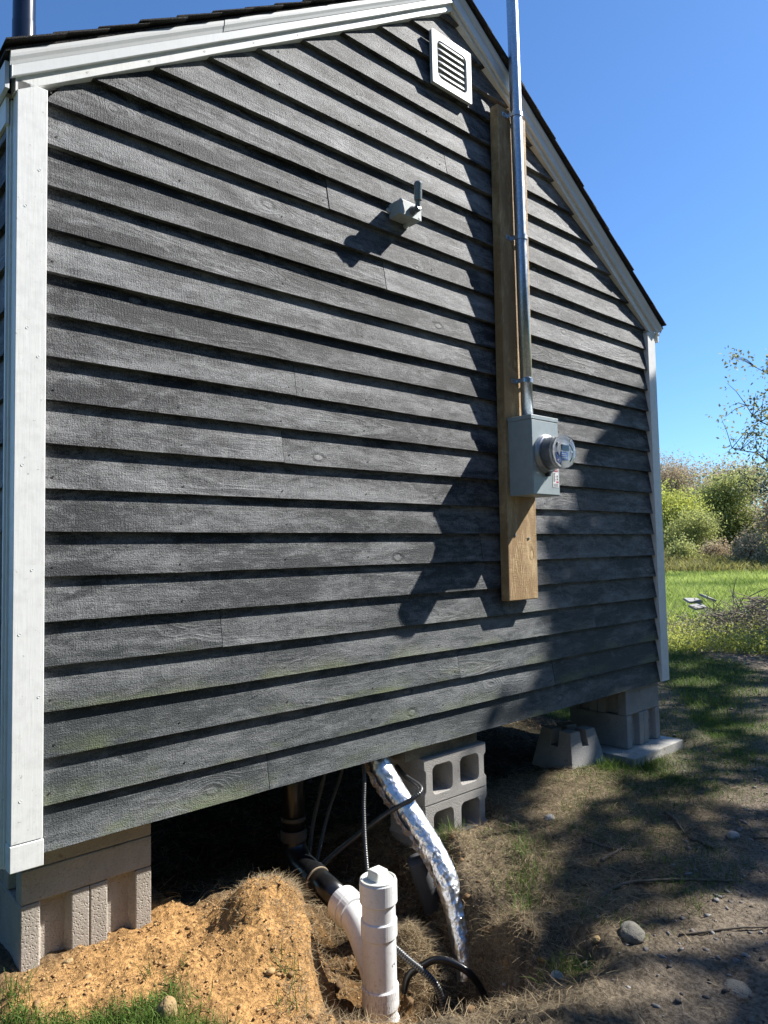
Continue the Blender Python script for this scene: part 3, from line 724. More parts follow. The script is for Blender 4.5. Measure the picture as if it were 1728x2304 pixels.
def text(s, size, loc, mat, parent, name='lettering', rot=(90, 0, 0), ext=0.0003):
    cu = bpy.data.curves.new(name, 'FONT'); cu.body = s; cu.size = size; cu.align_x = 'CENTER'; cu.align_y = 'CENTER'; cu.extrude = ext
    t = bpy.data.objects.new(name, cu); COL.objects.link(t); t.rotation_euler = [rad(a_) for a_ in rot]; t.location = loc
    bpy.context.view_layer.update(); dg = bpy.context.evaluated_depsgraph_get()
    me = bpy.data.meshes.new_from_object(t.evaluated_get(dg)); mw = t.matrix_world.copy()
    bpy.data.objects.remove(t); me.transform(mw)
    vs = [tuple(v.co) for v in me.vertices]; fs = [tuple(p_.vertices) for p_ in me.polygons]
    return raw(name, vs, fs, mat, loc, parent)
text('DANGER', 0.0095, (2.412, yl-.0022, 1.2093), MLAB, st)

# ------------------------------------------------------------------ junction box with photocell
jb = thing('junction_box', 'small grey outdoor junction box with photocell on the siding', 'junction box', (1.586, -0.067, 2.27))
jx0, jx1, jy0, jy1, jz0, jz1 = 1.524, 1.649, -0.104, -0.030, 2.266, 2.330
G().box(jx0, jx1, jy0+.006, jy1, jz0, jz1).obj('box', MBOX, (1.586, -.06, 2.27), jb, bev=0.004)
G().box(jx0-.001, jx1+.001, jy0, jy0+.0055, jz0-.001, jz1+.001).obj('cover_plate', MBOX, (1.586, jy0, 2.27), jb, bev=0.002)
for x, z, s in ((jx0-.010, jz0+.032, 1), (jx1-.035, jz0-.008, 0)):
    G().lathe((x, -0.036, z), (0, -1, 0), [(0, .011), (.007, .011), (.009, .008), (.009, 0)], 14).obj('mounting_lug', MBOX, (x, -.03, z), jb)
for x, z in ((jx0+.012, jz1-.010), (jx1-.012, jz0+.010)):
    G().lathe((x, jy0-.0005, z), (0, -1, 0), [(0, .004), (.001, .004), (.0015, 0)], 8).obj('screw', MSCREW, (x, jy0, z), jb)
kx, kz = 1.596, 2.296
G().lathe((kx, jy0-.0005, kz), (0, -1, 0), [(0, .020), (.010, .019), (.012, .014), (.020, .014)], 20).obj('threaded_neck', MSENS, (kx, jy0, kz), jb)
G().lathe((kx, jy0-.030, kz), (0, -1, 0.25), [(-.010, .0), (-.010, .014), (.006, .016), (.012, .010), (.012, 0)], 18).obj('knuckle', MSENS, (kx, jy0-.02, kz), jb, smooth=False)
G().lathe((kx-.001, jy0-.034, kz+.008), (-0.05, -0.10, 1), [(0, .0), (0, .011), (.022, .0125), (.024, .0165), (.060, .0175), (.062, .0165), (.064, .0175), (.094, .0180), (.102, .014), (.104, 0)], 22).obj('photocell', simple('sensor_plastic', (0.22, 0.26, 0.27), 0.25), (kx, jy0-.03, kz+.01), jb, smooth=False)

# ------------------------------------------------------------------ flue
fl = thing('stove_pipe', 'black metal stove pipe above the left slope of the roof', 'stove pipe', (0.49, 1.6, 2.56))
G().tube([(0.49, 1.6, z) for z in (2.50, 3.1, 3.6, 3.605, 4.1, 4.6)], [.056, .056, .056, .054, .054, .054], 32).obj('pipe', MFLUE, (0.49, 1.6, 2.5), fl, smooth=True)
G().lathe((0.49, 1.6, 2.60), (0, 0, 1), [(-.02, .09), (.02, .06), (.05, .0575)], 28).obj('flashing', MFLUE, (0.49, 1.6, 2.6), fl)

# ------------------------------------------------------------------ concrete blocks
def end_grooved_block(x0, x1, y0, y1, z0, z1, ax, mat, label, group, loc=None):
    """solid looking block whose ends (faces across axis ax) have the open groove between two flanges"""
    g_ = 0.030; fw = 0.052
    if ax == 'y':   # long axis y, grooves on the y faces
        P2 = [(x0, y0), (x0+fw, y0), (x0+fw+.010, y0+g_), (x1-fw-.010, y0+g_), (x1-fw, y0), (x1, y0), (x1, y1), (x1-fw, y1), (x1-fw-.010, y1-g_), (x0+fw+.010, y1-g_), (x0+fw, y1), (x0, y1)]
    else:
        P2 = [(x0, y0), (x1, y0), (x1, y0+fw), (x1-g_, y0+fw+.010), (x1-g_, y1-fw-.010), (x1, y1-fw), (x1, y1), (x0, y1), (x0, y1-fw), (x0+g_, y1-fw-.010), (x0+g_, y0+fw+.010), (x0, y0+fw)]
    n = len(P2); V = [(x, y, z0) for x, y in P2]+[(x, y, z1) for x, y in P2]
    F = [tuple(range(n))[::-1], tuple(range(n, 2*n))]+[(i, (i+1) % n, (i+1) % n+n, i+n) for i in range(n)]
    o = raw('concrete_block', V, F, mat, ((x0+x1)/2, (y0+y1)/2, z0), None, bev=0.0035)
    return tag(o, label, 'concrete block', group)
g1_ = 'concrete blocks under the left corner of the cabin'
yb = 0.043; W = 0.1935
end_grooved_block(0.100, 0.100+W, yb, yb+.39, -.3515, -.1655, 'y', MC, 'left one of the two lower blocks under the left corner, sunlit in the soil', g1_)
end_grooved_block(0.101+W+.001, 0.102+2*W, yb, yb+.39, -.3515, -.1655, 'y', MC, 'right one of the two lower blocks under the left corner, beside the dark gap', g1_)
end_grooved_block(0.100, 0.488, yb-.002, yb+.192, -.1625, .0105-.079, 'x', MC, 'front upper block under the left corner with its long plain face', g1_)
end_grooved_block(0.100, 0.488, yb+.197, yb+.39, -.1625, .0105-.079, 'x', MC, 'rear upper block under the left corner behind the front one', g1_)
tag(G().box(0.100, 0.488, yb-.001, yb+.38, -.0665, .011).obj('capping_slab', MC, (0.29, 0.2, -.066), bev=.003), 'thin concrete cap on the left blocks just under the siding', 'slab')
tag(G().box(0.02, 0.49, -0.195, 0.45, -.42, -.3560).obj('concrete_pad', MCP, (0.3, 0.1, -.42), bev=.004), 'pale pad edge half buried in sandy soil at the left corner', 'concrete pad')
g2_ = 'concrete blocks under the right corner of the cabin'
end_grooved_block(3.360, 3.360+W, 0.0, .39, -.3515, -.1605, 'y', MCG, 'left one of the two lower grey blocks on the far pale pad', g2_)
end_grooved_block(3.361+W, 3.747, 0.0, .39, -.3515, -.1605, 'y', MCG, 'right one of the two lower grey blocks on the far pale pad', g2_)
end_grooved_block(3.358, 3.747, 0.002, .192, -.1580, .011, 'x', MCG, 'front upper grey block of the far pier under the right corner', g2_)
end_grooved_block(3.358, 3.747, 0.197, .39, -.1580, .011, 'x', MCG, 'rear upper grey block of the far pier under the right corner', g2_)
tag(G().box(3.22, 3.80, -0.118, 0.50, -.42, -.3535).obj('concrete_pad', MCP, (3.5, 0.2, -.42), bev=.004), 'pale square pad on the grass under the far grey blocks', 'concrete pad')
# mid pier: blocks lying so that their two cores face outwards
def core_block(x0, x1, y0, y1, z0, z1, label):
    wx = (x1-x0); cw = 0.125; web = (wx-2*cw)/3; zt_ = 0.038; V = []; F = []
    def ring(cx0, cx1):
        return rrect(cx0, cx1, z0+zt_, z1-zt_, 0.026, 4)
    outer = [(x0, z0), (x1, z0), (x1, z0+.045), (x1-.014, z0+.058), (x1-.014, z1-.058), (x1, z1-.045), (x1, z1), (x0, z1), (x0, z1-.045), (x0+.010, z1-.058), (x0+.010, z0+.058), (x0, z0+.045)]
    holes = [ring(x0+web, x0+web+cw), ring(x0+2*web+cw, x0+2*web+2*cw)]
    # fill with bmesh
    import bmesh
    bm = bmesh.new(); es = []
    for lp in [outer]+holes:
        vs = [bm.verts.new((x, y0, z)) for x, z in lp]
        es += [bm.edges.new((vs[i], vs[(i+1) % len(vs)])) for i in range(len(vs))]
    bmesh.ops.triangle_fill(bm, edges=es, use_beauty=True, use_dissolve=False, normal=(0, -1, 0))
    r_ = bmesh.ops.extrude_face_region(bm, geom=bm.faces[:])
    bmesh.ops.translate(bm, verts=[v for v in r_['geom'] if isinstance(v, bmesh.types.BMVert)], vec=(0, y1-y0, 0))
    bmesh.ops.recalc_face_normals(bm, faces=bm.faces[:])
    me = bpy.data.meshes.new('concrete_block'); c0 = Vector(((x0+x1)/2, (y0+y1)/2, z0))
    bmesh.ops.translate(bm, verts=bm.verts[:], vec=-c0); bm.to_mesh(me); bm.free(); me.materials.append(MCH)
    o = bpy.data.objects.new('concrete_block', me); COL.objects.link(o); o.location = c0
    b = o.modifiers.new('bevel', 'BEVEL'); b.width = .003; b.segments = 2; b.limit_method = 'ANGLE'; b.angle_limit = rad(40)
    return tag(o, label, 'concrete block', 'hollow blocks beside the foil duct')
MCH = concrete_mat('light_block', (0.38, 0.36, 0.335), (0.30, 0.285, 0.265))
core_block(1.686, 2.093, 0.0, 0.24, -.2665, -.0665, 'upper hollow block beside the foil duct with two square cores facing out')
core_block(1.690, 2.096, 0.002, 0.24, -.4690, -.2685, 'lower hollow block beside the foil duct standing on the soil')

# deck block: tapered with a cross slot in the top
def deck_block(cx, cy, z0):
    N = 9; ts = [-1, -.62, -.60, -.22, -.20, .20, .22, .60, .62, 1]; V = []; F = []
    ts = [-1, -.24, -.22, .22, .24, 1]; n = len(ts); hb, ht, H = .150, .104, .215
    def top(i, j):
        u, v = ts[i], ts[j]
        slot = abs(u) < .23 or abs(v) < .23
        return z0+H-(0.085 if slot else 0.0)
    rows = []
    for i in range(n):
        for j in range(n):
            zz = top(i, j); s_ = ht+(hb-ht)*(z0+H-zz)/H
            V.append((cx+ts[i]*s_, cy+ts[j]*s_, zz))
    for i in range(n-1):
        for j in range(n-1): F.append((i*n+j, (i+1)*n+j, (i+1)*n+j+1, i*n+j+1))
    b = len(V); edge = [(i, 0) for i in range(n)]+[(n-1, j) for j in range(1, n)]+[(i, n-1) for i in range(n-2, -1, -1)]+[(0, j) for j in range(n-2, 0, -1)]
    for i, j in edge: V.append((cx+ts[i]*hb, cy+ts[j]*hb, z0))
    m = len(edge)
    for k in range(m):
        i, j = edge[k]; i2, j2 = edge[(k+1) % m]; F.append((i*n+j, b+k, b+(k+1) % m, i2*n+j2))
    o = raw('deck_block', V, F, MCG, (cx, cy, z0), None, bev=.022, seg=4)
    return o
db = deck_block(3.04, 0.19, -.412); db.rotation_euler = (0, 0, rad(-6))
tag(db, 'tapered concrete deck block with slotted top in the shade by the far pier', 'deck block')

# ------------------------------------------------------------------ cleanout pipe
cx, cy = 1.072, -0.40
co = thing('cleanout_pipe', 'white plastic cleanout pipe with square plug standing in the pit', 'cleanout pipe', (cx, cy, -.80))
def hub(za, zb, r, name='collar'):
    return G().lathe((cx, cy, za), (0, 0, 1), [(0, .050), (.0, r-.002), (.004, r), (zb-za-.004, r), (zb-za, r-.003), (zb-za, .050)], 44).obj(name, MPVC, (cx, cy, za), co, smooth=False)
G().lathe((cx, cy, -.90), (0, 0, 1), [(0, .0555), (.64, .0555)], 44).obj('pipe', MPVC, (cx, cy, -.9), co, smooth=True)
hub(-.318, -.247, .0625, 'cap_hub'); hub(-.4255, -.370, .0602); hub(-.648, -.580, .0612); hub(-.732, -.682, .0612)
G().lathe((cx, cy, -.247), (0, 0, 1), [(0, .0600), (.004, .0595), (.006, .054), (.002, .050), (.003, 0)], 44).obj('plug_rim', MPLUG, (cx, cy, -.25), co)
o = G().add([(cx+sx*(.028 if z < 1 else .024), cy+sy*(.028 if z < 1 else .024), -.2455+.032*z) for z in (0, 1) for sx in (-1, 1) for sy in (-1, 1)],
        [(0, 1, 3, 2), (4, 6, 7, 5), (0, 4, 5, 1), (2, 3, 7, 6), (0, 2, 6, 4), (1, 5, 7, 3)]).obj('square_plug', MPLUG, (cx, cy, -.245), co, bev=.005)
bp = spline([(1.105, -.205, -.425), (1.100, -.235, -.434), (1.092, -.285, -.462), (1.080, -.345, -.520), (cx, cy+.01, -.585)], 8)
G().tube(bp, [.053-.004*i/len(bp) for i in range(len(bp))], 36, cap=False).obj('branch', MPVC, (1.09, -.28, -.45), co, smooth=True)
def band(p0, p1, r, name, mat, par):
    p0 = Vector(p0); d = Vector(p1)-p0; L = d.length
    return G().lathe(p0, d, [(0, r-.006), (0, r-.001), (.003, r), (L-.003, r), (L, r-.001), (L, r-.008)], 36).obj(name, mat, p0, par)
dirn = (Vector((1.105, -.205, -.425))-Vector((1.135, .05, -.394))).normalized()
e0 = Vector((1.105, -.205, -.425))
band(e0-dirn*.050, e0-dirn*.002, .0625, 'branch_hub', MPVC, co); band(e0-dirn*.002, e0+dirn*.030, .0585, 'branch_hub', MPVC, co)
g = G()
for i in range(4): g.box(cx+.018+.007*i, cx+.022+.007*i, cy-.0635, cy-.0560, -.618+.003*(i % 2), -.604)
text('4', .014, (cx+.012, cy-.0572, -.50), MPRT, co)

# black drain pipe
dp = thing('drain_pipe', 'black plastic drain pipe elbowing down from under the floor', 'drain pipe', (1.14, .16, -.42))
vp = (1.143, .195)
G().tube([(*vp, z) for z in (.19, -.1, -.30)], .045, 28).obj('riser', MBLK, (*vp, 0), dp, smooth=True)
el = spline([(vp[0], vp[1], -.29), (vp[0], vp[1]-.006, -.335), (vp[0]-.003, vp[1]-.05, -.375), (1.136, .09, -.389), (1.130, .05, -.394)], 7)
G().tube(el, .0475, 28).obj('elbow', MBLK, (*vp, -.33), dp, smooth=True)
G().tube([Vector((1.130, .05, -.394)), e0-dirn*.045], .0455, 28).obj('pipe', MBLK, (1.12, -.1, -.41), dp, smooth=True)
band((vp[0], vp[1], -.262), (vp[0], vp[1], -.305), .052, 'rubber_coupling', MRUB, dp); band((vp[0], vp[1], -.212), (vp[0], vp[1], -.228), .050, 'clamp', MRUB, dp)
s0 = Vector((1.130, .05, -.394))
band(s0+dirn*.002, s0+dirn*.034, .0525, 'coupling', MBLK, dp)
band(s0+dirn*.036, s0+dirn*.042, .0505, 'glue_bead', simple('tan_glue', (0.35, 0.27, 0.18), 0.6), dp)

# foil duct
dpts = spline([(1.455, .12, .07), (1.46, .05, -.025), (1.475, -.03, -.13), (1.493, -.12, -.225), (1.508, -.20, -.315), (1.515, -.27, -.405), (1.51, -.33, -.51), (1.485, -.385, -.62), (1.468, -.42, -.72)], 14)
du = thing('foil_duct', 'shiny foil wrapped duct slanting from the floor into the pit', 'duct', (1.52, -.1, -.4))
def crumple(pts, R0, mat, name, a0, a1, par, amp=.010, flat=1.0, rs=0.0):
    P = pts; k = len(P); n = 40; V = []; up = None
    for i in range(k):
        t = (P[min(i+1, k-1)]-P[max(i-1, 0)]).normalized()
        side = t.cross(Vector((0.5, -1, 0.1))).normalized(); out_ = side.cross(t).normalized()
        for j in range(n+1):
            a = a0+(a1-a0)*j/n
            r = R0*(1.0-0.18*ss(0.55, 1.0, i/k))
            r += amp*(mn.noise(Vector((P[i].x*14, P[i].z*34, a*3+rs)))+.6*mn.noise(Vector((P[i].z*80, a*7, rs)))+.35*abs(mn.noise(Vector((P[i].z*150, a*14, rs)))))
            V.append(P[i]+(side*math.cos(a)*flat+out_*math.sin(a))*r)
    F = [(i*(n+1)+j, (i+1)*(n+1)+j, (i+1)*(n+1)+j+1, i*(n+1)+j+1) for i in range(k-1) for j in range(n)]
    return raw(name, V, F, mat, P[k//2], par, smooth=True)
dd = [];
for i in range(len(dpts)-1):
    for s_ in range(2): dd.append(dpts[i].lerp(dpts[i+1], s_/2))
crumple(dd, .047, MFOIL, 'foil_wrap', 0, 2*math.pi, du, .0035)
crumple(dd[:len(dd)*2//3], .0535, MINS, 'torn_seam', math.pi*1.62, math.pi*1.86, du, .014, rs=4.0)
fl_ = spline([(1.56, -.33, -.46), (1.555, -.40, -.55), (1.50, -.50, -.62), (1.455, -.56, -.69)], 10); V = []
for i, p_ in enumerate(fl_):
    ww = .010+.012*math.sin(min(1, i/len(fl_))*math.pi); V += [p_+Vector((ww, .004*math.sin(i*.9), .006)), p_+Vector((-ww, .004*math.cos(i), -.004))]
o = raw('loose_foil_strip', V, [(2*i, 2*i+2, 2*i+3, 2*i+1) for i in range(len(fl_)-1)], MFOIL, fl_[0], du); o.modifiers.new('s', 'SOLIDIFY').thickness = .0015
pp = G().tube(spline([(1.480, -.155, -.375), (1.515, -.16, -.47), (1.555, -.16, -.57), (1.60, -.16, -.70)], 8), .037, 24).obj('foam_sleeve', MFOAM, (1.5, -.15, -.45), smooth=True)
tag(pp, 'dark grey foam sleeved pipe behind the foil duct', 'pipe')

# armoured cables
def cable(pts, R, label, ridge=True):
    P = spline(pts, 30); L = [0]
    for i in range(1, len(P)): L.append(L[-1]+(P[i]-P[i-1]).length)
    tot = L[-1]; pit = .0085; n = int(tot/pit*4); Q = []; RR = []; j = 0
    for i in range(n+1):
        s = tot*i/n
        while j < len(L)-2 and L[j+1] < s: j += 1
        Q.append(P[j].lerp(P[j+1], (s-L[j])/max(1e-9, L[j+1]-L[j]))); RR.append(R*(1.0+(.10*math.cos(s/pit*2*math.pi) if ridge else 0)))
    o = G().tube(Q, RR, 10).obj('armoured_cable', MBX if ridge else MBLK, Q[0], smooth=True)
    return tag(o, label, 'cable', 'armoured cables around the pit')
cable([(1.395, .10, .10), (1.375, .03, -.05), (1.33, -.02, -.18), (1.285, -.08, -.30), (1.235, -.16, -.42), (1.205, -.22, -.52), (1.19, -.26, -.66)], .0085, 'upright ribbed cable passing behind the white cleanout pipe')
cable([(1.62, .10, -.10), (1.60, .03, -.12), (1.545, -.125, -.125), (1.485, -.135, -.15), (1.41, -.06, -.21), (1.32, .08, -.34), (1.24, .14, -.42), (1.18, .17, -.50)], .0095, 'ribbed cable looped across the front of the foil duct')
cable([(1.36, .20, .08), (1.30, .20, -.10), (1.24, .20, -.28), (1.20, .18, -.44)], .008, 'left one of two thin cables hanging in the dark by the drain')
cable([(1.43, .20, .08), (1.40, .20, -.08), (1.31, .19, -.25), (1.225, .16, -.42)], .007, 'right one of two thin cables hanging in the dark by the drain')
cable([(1.19, -.385, -.66), (1.20, -.40, -.605), (1.235, -.43, -.575), (1.265, -.46, -.555), (1.295, -.50, -.555), (1.331, -.55, -.582), (1.362, -.58, -.637), (1.374, -.60, -.70), (1.375, -.61, -.80)], .0125, 'smooth black cable arching out of the straw right of the cleanout', False)
cable([(1.09, -.31, -.44), (1.15, -.36, -.495), (1.195, -.40, -.548), (1.24, -.455, -.600), (1.265, -.48, -.65), (1.28, -.50, -.74)], .0115, 'thick ribbed cable diving into the straw right of the cleanout')

# ------------------------------------------------------------------ rocks, sticks
def rock(x, y, rx, ry, rz, mat, label, seed, sink=.4, ang=0., group=None, dz=0):
    import bmesh
    bm = bmesh.new(); bmesh.ops.create_icosphere(bm, subdivisions=4, radius=1)
    ca_, sa_ = math.cos(ang), math.sin(ang)
    for v in bm.verts:
        c_ = v.co.copy(); d_ = 1+.16*mn.noise(c_*1.3+Vector((seed, 0, 0)))+.05*mn.noise(c_*4+Vector((seed, 2, 0)))
        c_ = c_*d_; X_, Y_ = c_.x*rx, c_.y*ry
        v.co = Vector((X_*ca_-Y_*sa_, X_*sa_+Y_*ca_, c_.z*rz))
    me = bpy.data.meshes.new('rock'); bm.to_mesh(me); bm.free(); me.materials.append(mat)
    me.polygons.foreach_set('use_smooth', [True]*len(me.polygons))
    o = bpy.data.objects.new('rock', me); COL.objects.link(o); o.location = (x, y, hz(x, y)+rz*(1-2*sink)+dz)
    return tag(o, label, 'rock', group)
MR1 = concrete_mat('grey_fieldstone', (0.20, 0.19, 0.165), (0.13, 0.12, 0.10)); MR2 = concrete_mat('sandy_stone', (0.40, 0.29, 0.15), (0.28, 0.19, 0.09)); MR3 = concrete_mat('pale_stone', (0.34, 0.33, 0.31), (0.24, 0.24, 0.23))
rock(1.595, -1.01, .050, .036, .026, MR1, 'rounded grey fieldstone lying at the shaded edge right of the pit', 1.0, .42, .6)
rock(1.575, -1.34, .048, .034, .014, MR1, 'flat half buried stone in the bare dirt at lower right', 2.0, .58, 1.0)
rock(.335, -.41, .026, .022, .034, MR2, 'angular yellow stone standing on the sandy soil', 3.3, .25)
rock(2.58, -.915, .030, .024, .018, MR3, 'whitish flat stone lying among sticks far right of the pit', 4.0)
rock(2.16, -.30, .028, .020, .014, MR3, 'pale chip of stone by the sunlit straw patch', 5.0)
rock(1.345, -.90, .020, .020, .016, MR3, 'small grey blue stone at the grassy rim of the pit', 6.0)
rock(1.52, -.93, .014, .012, .010, MR2, 'small yellow pebble left of the rounded fieldstone', 6.5)
rock(.22, .0, .016, .012, .010, MR2, 'small crumb of stone in front of the left blocks', 7.0)
# pebbles
def pebbles(name, N, fx, mat_, smin, smax, label):
    import bmesh
    bm = bmesh.new(); bmesh.ops.create_icosphere(bm, subdivisions=1, radius=1); bv = np.array([v.co[:] for v in bm.verts]); bf = np.array([[v.index for v in f_.verts] for f_ in bm.faces]); bm.free()
    x, y = fx(N); n = len(x); z = height(x, y); s = smin+(smax-smin)*rng.random(n)**3
    sc3 = np.stack([s*rng.uniform(.8, 1.5, n), s*rng.uniform(.6, 1.2, n), s*rng.uniform(.35, .7, n)], -1)
    a_ = rng.uniform(0, 6.28, n); base_ = bv[None]*(1+.25*rng.standard_normal((n, len(bv), 1)))*sc3[:, None, :]
    X_ = base_[..., 0]*np.cos(a_)[:, None]-base_[..., 1]*np.sin(a_)[:, None]; Y_ = base_[..., 0]*np.sin(a_)[:, None]+base_[..., 1]*np.cos(a_)[:, None]
    V = np.stack([X_+x[:, None], Y_+y[:, None], base_[..., 2]+z[:, None]+s[:, None]*.1], -1).reshape(-1, 3)
    F = (bf[None]+(np.arange(n)*len(bv))[:, None, None]).reshape(-1, 3)
    return npmesh(name, V, F, mat_, np.repeat(rng.random(n), len(bv)), 'stuff', label, name.replace('_', ' '))
def peb(name, a, b):
    q = NT(name); t = q.sep(q.attr('tint'))[0]; n = q.noise(q.pos(), 300, 2, .7)
    return q.out(q.mix(q.math('MULTIPLY', t, q.mr(n, .2, .8, .6, 1.1)), a, b), .9, 0, None, .2)
def region(x0, x1, y0, y1, wfun):
    def fx(N):
        x = rng.uniform(x0, x1, N); y = rng.uniform(y0, y1, N); k = rng.random(N) < wfun(x, y); return x[k], y[k]
    return fx
pebbles('gravel', 9000, region(1.3, 6.5, -2.0, 1.2, lambda x, y: np.clip(cover(x, y)[3]*.9+.18*(cover(x, y)[2] < .9)-cover(x, y)[1]*.3, 0, 1)), peb('gravel_stone', (.06, .05, .045), (.26, .25, .24)), .002, .014, 'small grey stones scattered over the shaded dirt')
pebbles('soil_crumbs', 16000, region(-.1, 1.5, -1.0, .3, lambda x, y: cover(x, y)[0]), peb('soil_crumb', (.26, .15, .07), (.50, .32, .15)), 0.001, .0052, 'loose crumbs of orange sandy soil by the pit')
pebbles('soil_clods', 520, region(-.05, 1.1, -.95, .2, lambda x, y: cover(x, y)[0]*(.35+.65*(pdist(x, y, PIT) > -.15))), peb('soil_clod', (.22, .13, .06), (.44, .28, .13)), .004, .015, 'clods of sandy soil lying on the mound')
pebbles('pit_clods', 500, region(.9, 1.7, -.9, .3, lambda x, y: (pdist(x, y, PIT) > -.05)*.7), peb('pit_clod', (.09, .055, .03), (.22, .14, .07)), .005, .02, 'dark clods at the bottom of the pit')
def stick(pts, r, label, mat=None):
    P = spline([(x, y, hz(x, y)+r*.6+dz) for x, y, dz in pts], 6); n = len(P)
    P = [p_+Vector((rnd.uniform(-1, 1), rnd.uniform(-1, 1), 0))*r*.4 for p_ in P]
    o = G().tube(P, [r*(1-.5*i/n)*rnd.uniform(.85, 1.15) for i in range(n)], 8).obj('stick', mat or MSTICK, P[0], smooth=True)
    return tag(o, label, 'stick', 'fallen sticks on the shaded ground')
stick([(2.62, -.60, 0), (2.55, -.68, .004), (2.45, -.77, 0)], .008, 'thick dark stick pointing towards the far pier')
stick([(2.43, -.80, 0), (2.42, -.86, .004), (2.40, -.92, 0)], .010, 'short thick stick just beyond the long twig pile')
stick([(1.99, -.66, 0), (2.06, -.665, .003), (2.12, -.67, 0)], .009, 'short stub of branch among straw nearest the hollow blocks')
stick([(1.62, -.78, 0), (1.85, -.80, .006), (1.99, -.88, .004), (2.12, -.99, 0), (2.20, -1.08, 0)], .007, 'long thin crooked stick across the straw')
stick([(1.72, -1.10, 0), (1.86, -1.22, .006), (1.98, -1.30, 0)], .005, 'pale thin stick above the rounded fieldstone')
stick([(1.36, -.78, 0.03), (1.43, -.87, .035), (1.48, -.93, 0)], .003, 'fine root curling at the right rim of the pit')
stick([(2.08, -.52, 0), (2.10, -.62, .006), (2.15, -.70, 0)], .006, 'short stick leaning by the pale chip')
stick([(2.62, -.98, 0), (2.72, -1.06, 0), (2.80, -1.12, 0)], .008, 'stick lying beyond the whitish flat stone')

# ------------------------------------------------------------------ straw and grass
MST = leaf_mat('dry_straw', (0.15, 0.105, 0.06), (0.44, 0.345, 0.21), .15, .8)
MGR = leaf_mat('lawn_blade', (0.045, 0.085, 0.015), (0.15, 0.24, 0.045), .35)
MFG = leaf_mat('meadow_blade', (0.12, 0.19, 0.035), (0.46, 0.54, 0.14), .5)
def scatter(N, x0, x1, y0, y1, wf):
    x = rng.uniform(x0, x1, N); y = rng.uniform(y0, y1, N); k = rng.random(N) < wf(x, y); return x[k], y[k]
def U(a, b, n): return rng.uniform(a, b, n)
free = lambda x, y: ~(((x > 3.2) & (x < 3.8) & (y > -.12) & (y < .5)) | ((x > .0) & (x < .5) & (y > -.13) & (y < .5)))
x, y = scatter(52000, .95, 4.0, -1.7, .5, lambda x, y: (np.clip(cover(x, y)[2]*.9+.10, 0, 1)*(1-.75*cover(x, y)[3]))*free(x, y))
n = len(x); strips('straw_litter', x, y, height(x, y)+U(0, .010, n), U(0, 6.28, n), U(.015, .075, n), U(.0008, .0022, n), U(-.003, .016, n), U(-.02, .02, n), MST, rng.random(n)**1.3, label='dry straw and needles matted over the ground', cat='straw', seg=3)
def rimw(x, y):
    d = pdist(x, y, PIT); return np.clip(ss(-.16, -.02, d)*ss(.30, .1, d)*ss(-.2, .3, fbm(x, y, 6.0, 2)+.15), 0, 1)
x, y = scatter(60000, .5, 1.95, -1.0, .45, rimw)
n = len(x); strips('dead_roots', x, y, height(x, y)+U(-.004, .006, n), U(0, 6.28, n), U(.02, .06, n), U(.0007, .0016, n), U(-.015, .022, n), U(-.03, .03, n), MST, rng.random(n), label='dead grass roots hanging over the rim of the pit', cat='roots', seg=3)
x, y = scatter(16000, 1.22, 1.50, -.75, -.10, lambda x, y: np.exp(-(((x-1.34)/.09)**2+((y+.30)/.12)**2))+np.exp(-(((x-1.37)/.12)**2+((y+.62)/.07)**2)))
n = len(x); strips('straw_clump', x, y, height(x, y)+U(0, .02, n), U(0, 6.28, n), U(.02, .06, n), U(.0008, .0018, n), U(-.01, .02, n), U(-.04, .04, n), MST, .3+.6*rng.random(n), label='golden straw heaped right of the white cleanout pipe', cat='straw', seg=3)
x, y = scatter(5000, .55, .98, -.30, .10, lambda x, y: np.exp(-(((x-.80)/.13)**2+((y+.10)/.14)**2)))
n = len(x); strips('mound_stubble', x, y, height(x, y)-.002, U(0, 6.28, n), U(.012, .035, n), U(.0007, .0016, n), U(.0, .016, n), U(-.01, .01, n), MST, .3+.7*rng.random(n), label='dry stubble on top of the sandy mound', cat='stubble', seg=2)
x, y = scatter(150000, 1.2, 4.6, -1.8, 1.6, lambda x, y: np.clip(cover(x, y)[1]*1.0+(.05+.25*(fbm(x, y, 2.2, 2) > .12))*(x > 1.6)*(y > -1.1), 0, 1)*free(x, y)*((y < .05) | (x > 3.85)))
n = len(x); strips('lawn_grass', x, y, height(x, y)-.003, U(0, 6.28, n), U(.015, .045, n), U(.0014, .003, n), U(.010, .032, n), U(-.01, .01, n), MGR, rng.random(n), label='short lawn grass in the shade right of the cabin', cat='grass', seg=2)
x, y = scatter(90000, 4.5, 9.5, -2.0, 6, lambda x, y: np.clip(cover(x, y)[1], 0, 1))
n = len(x); strips('lawn_grass', x, y, height(x, y)-.003, U(0, 6.28, n), U(.03, .06, n), U(.003, .006, n), U(.02, .045, n), U(-.01, .01, n), MGR, rng.random(n), label='lawn grass further out towards the meadow', cat='grass', seg=2)
x, y = scatter(110000, -.6, .75, -1.0, .8, lambda x, y: np.clip(cover(x, y)[1], 0, 1)*free(x, y)*((y < .0) | (x < .05)))
n = len(x); strips('corner_grass', x, y, height(x, y)-.003, U(0, 6.28, n), U(.018, .055, n), U(.0014, .003, n), U(.008, .040, n), U(-.012, .012, n), MGR, .35+.65*rng.random(n), label='sunlit grass at the left corner below the pad', cat='grass', seg=3)
x, y = scatter(14000, .1, 3.8, .1, 2.2, lambda x, y: .8+0*x)
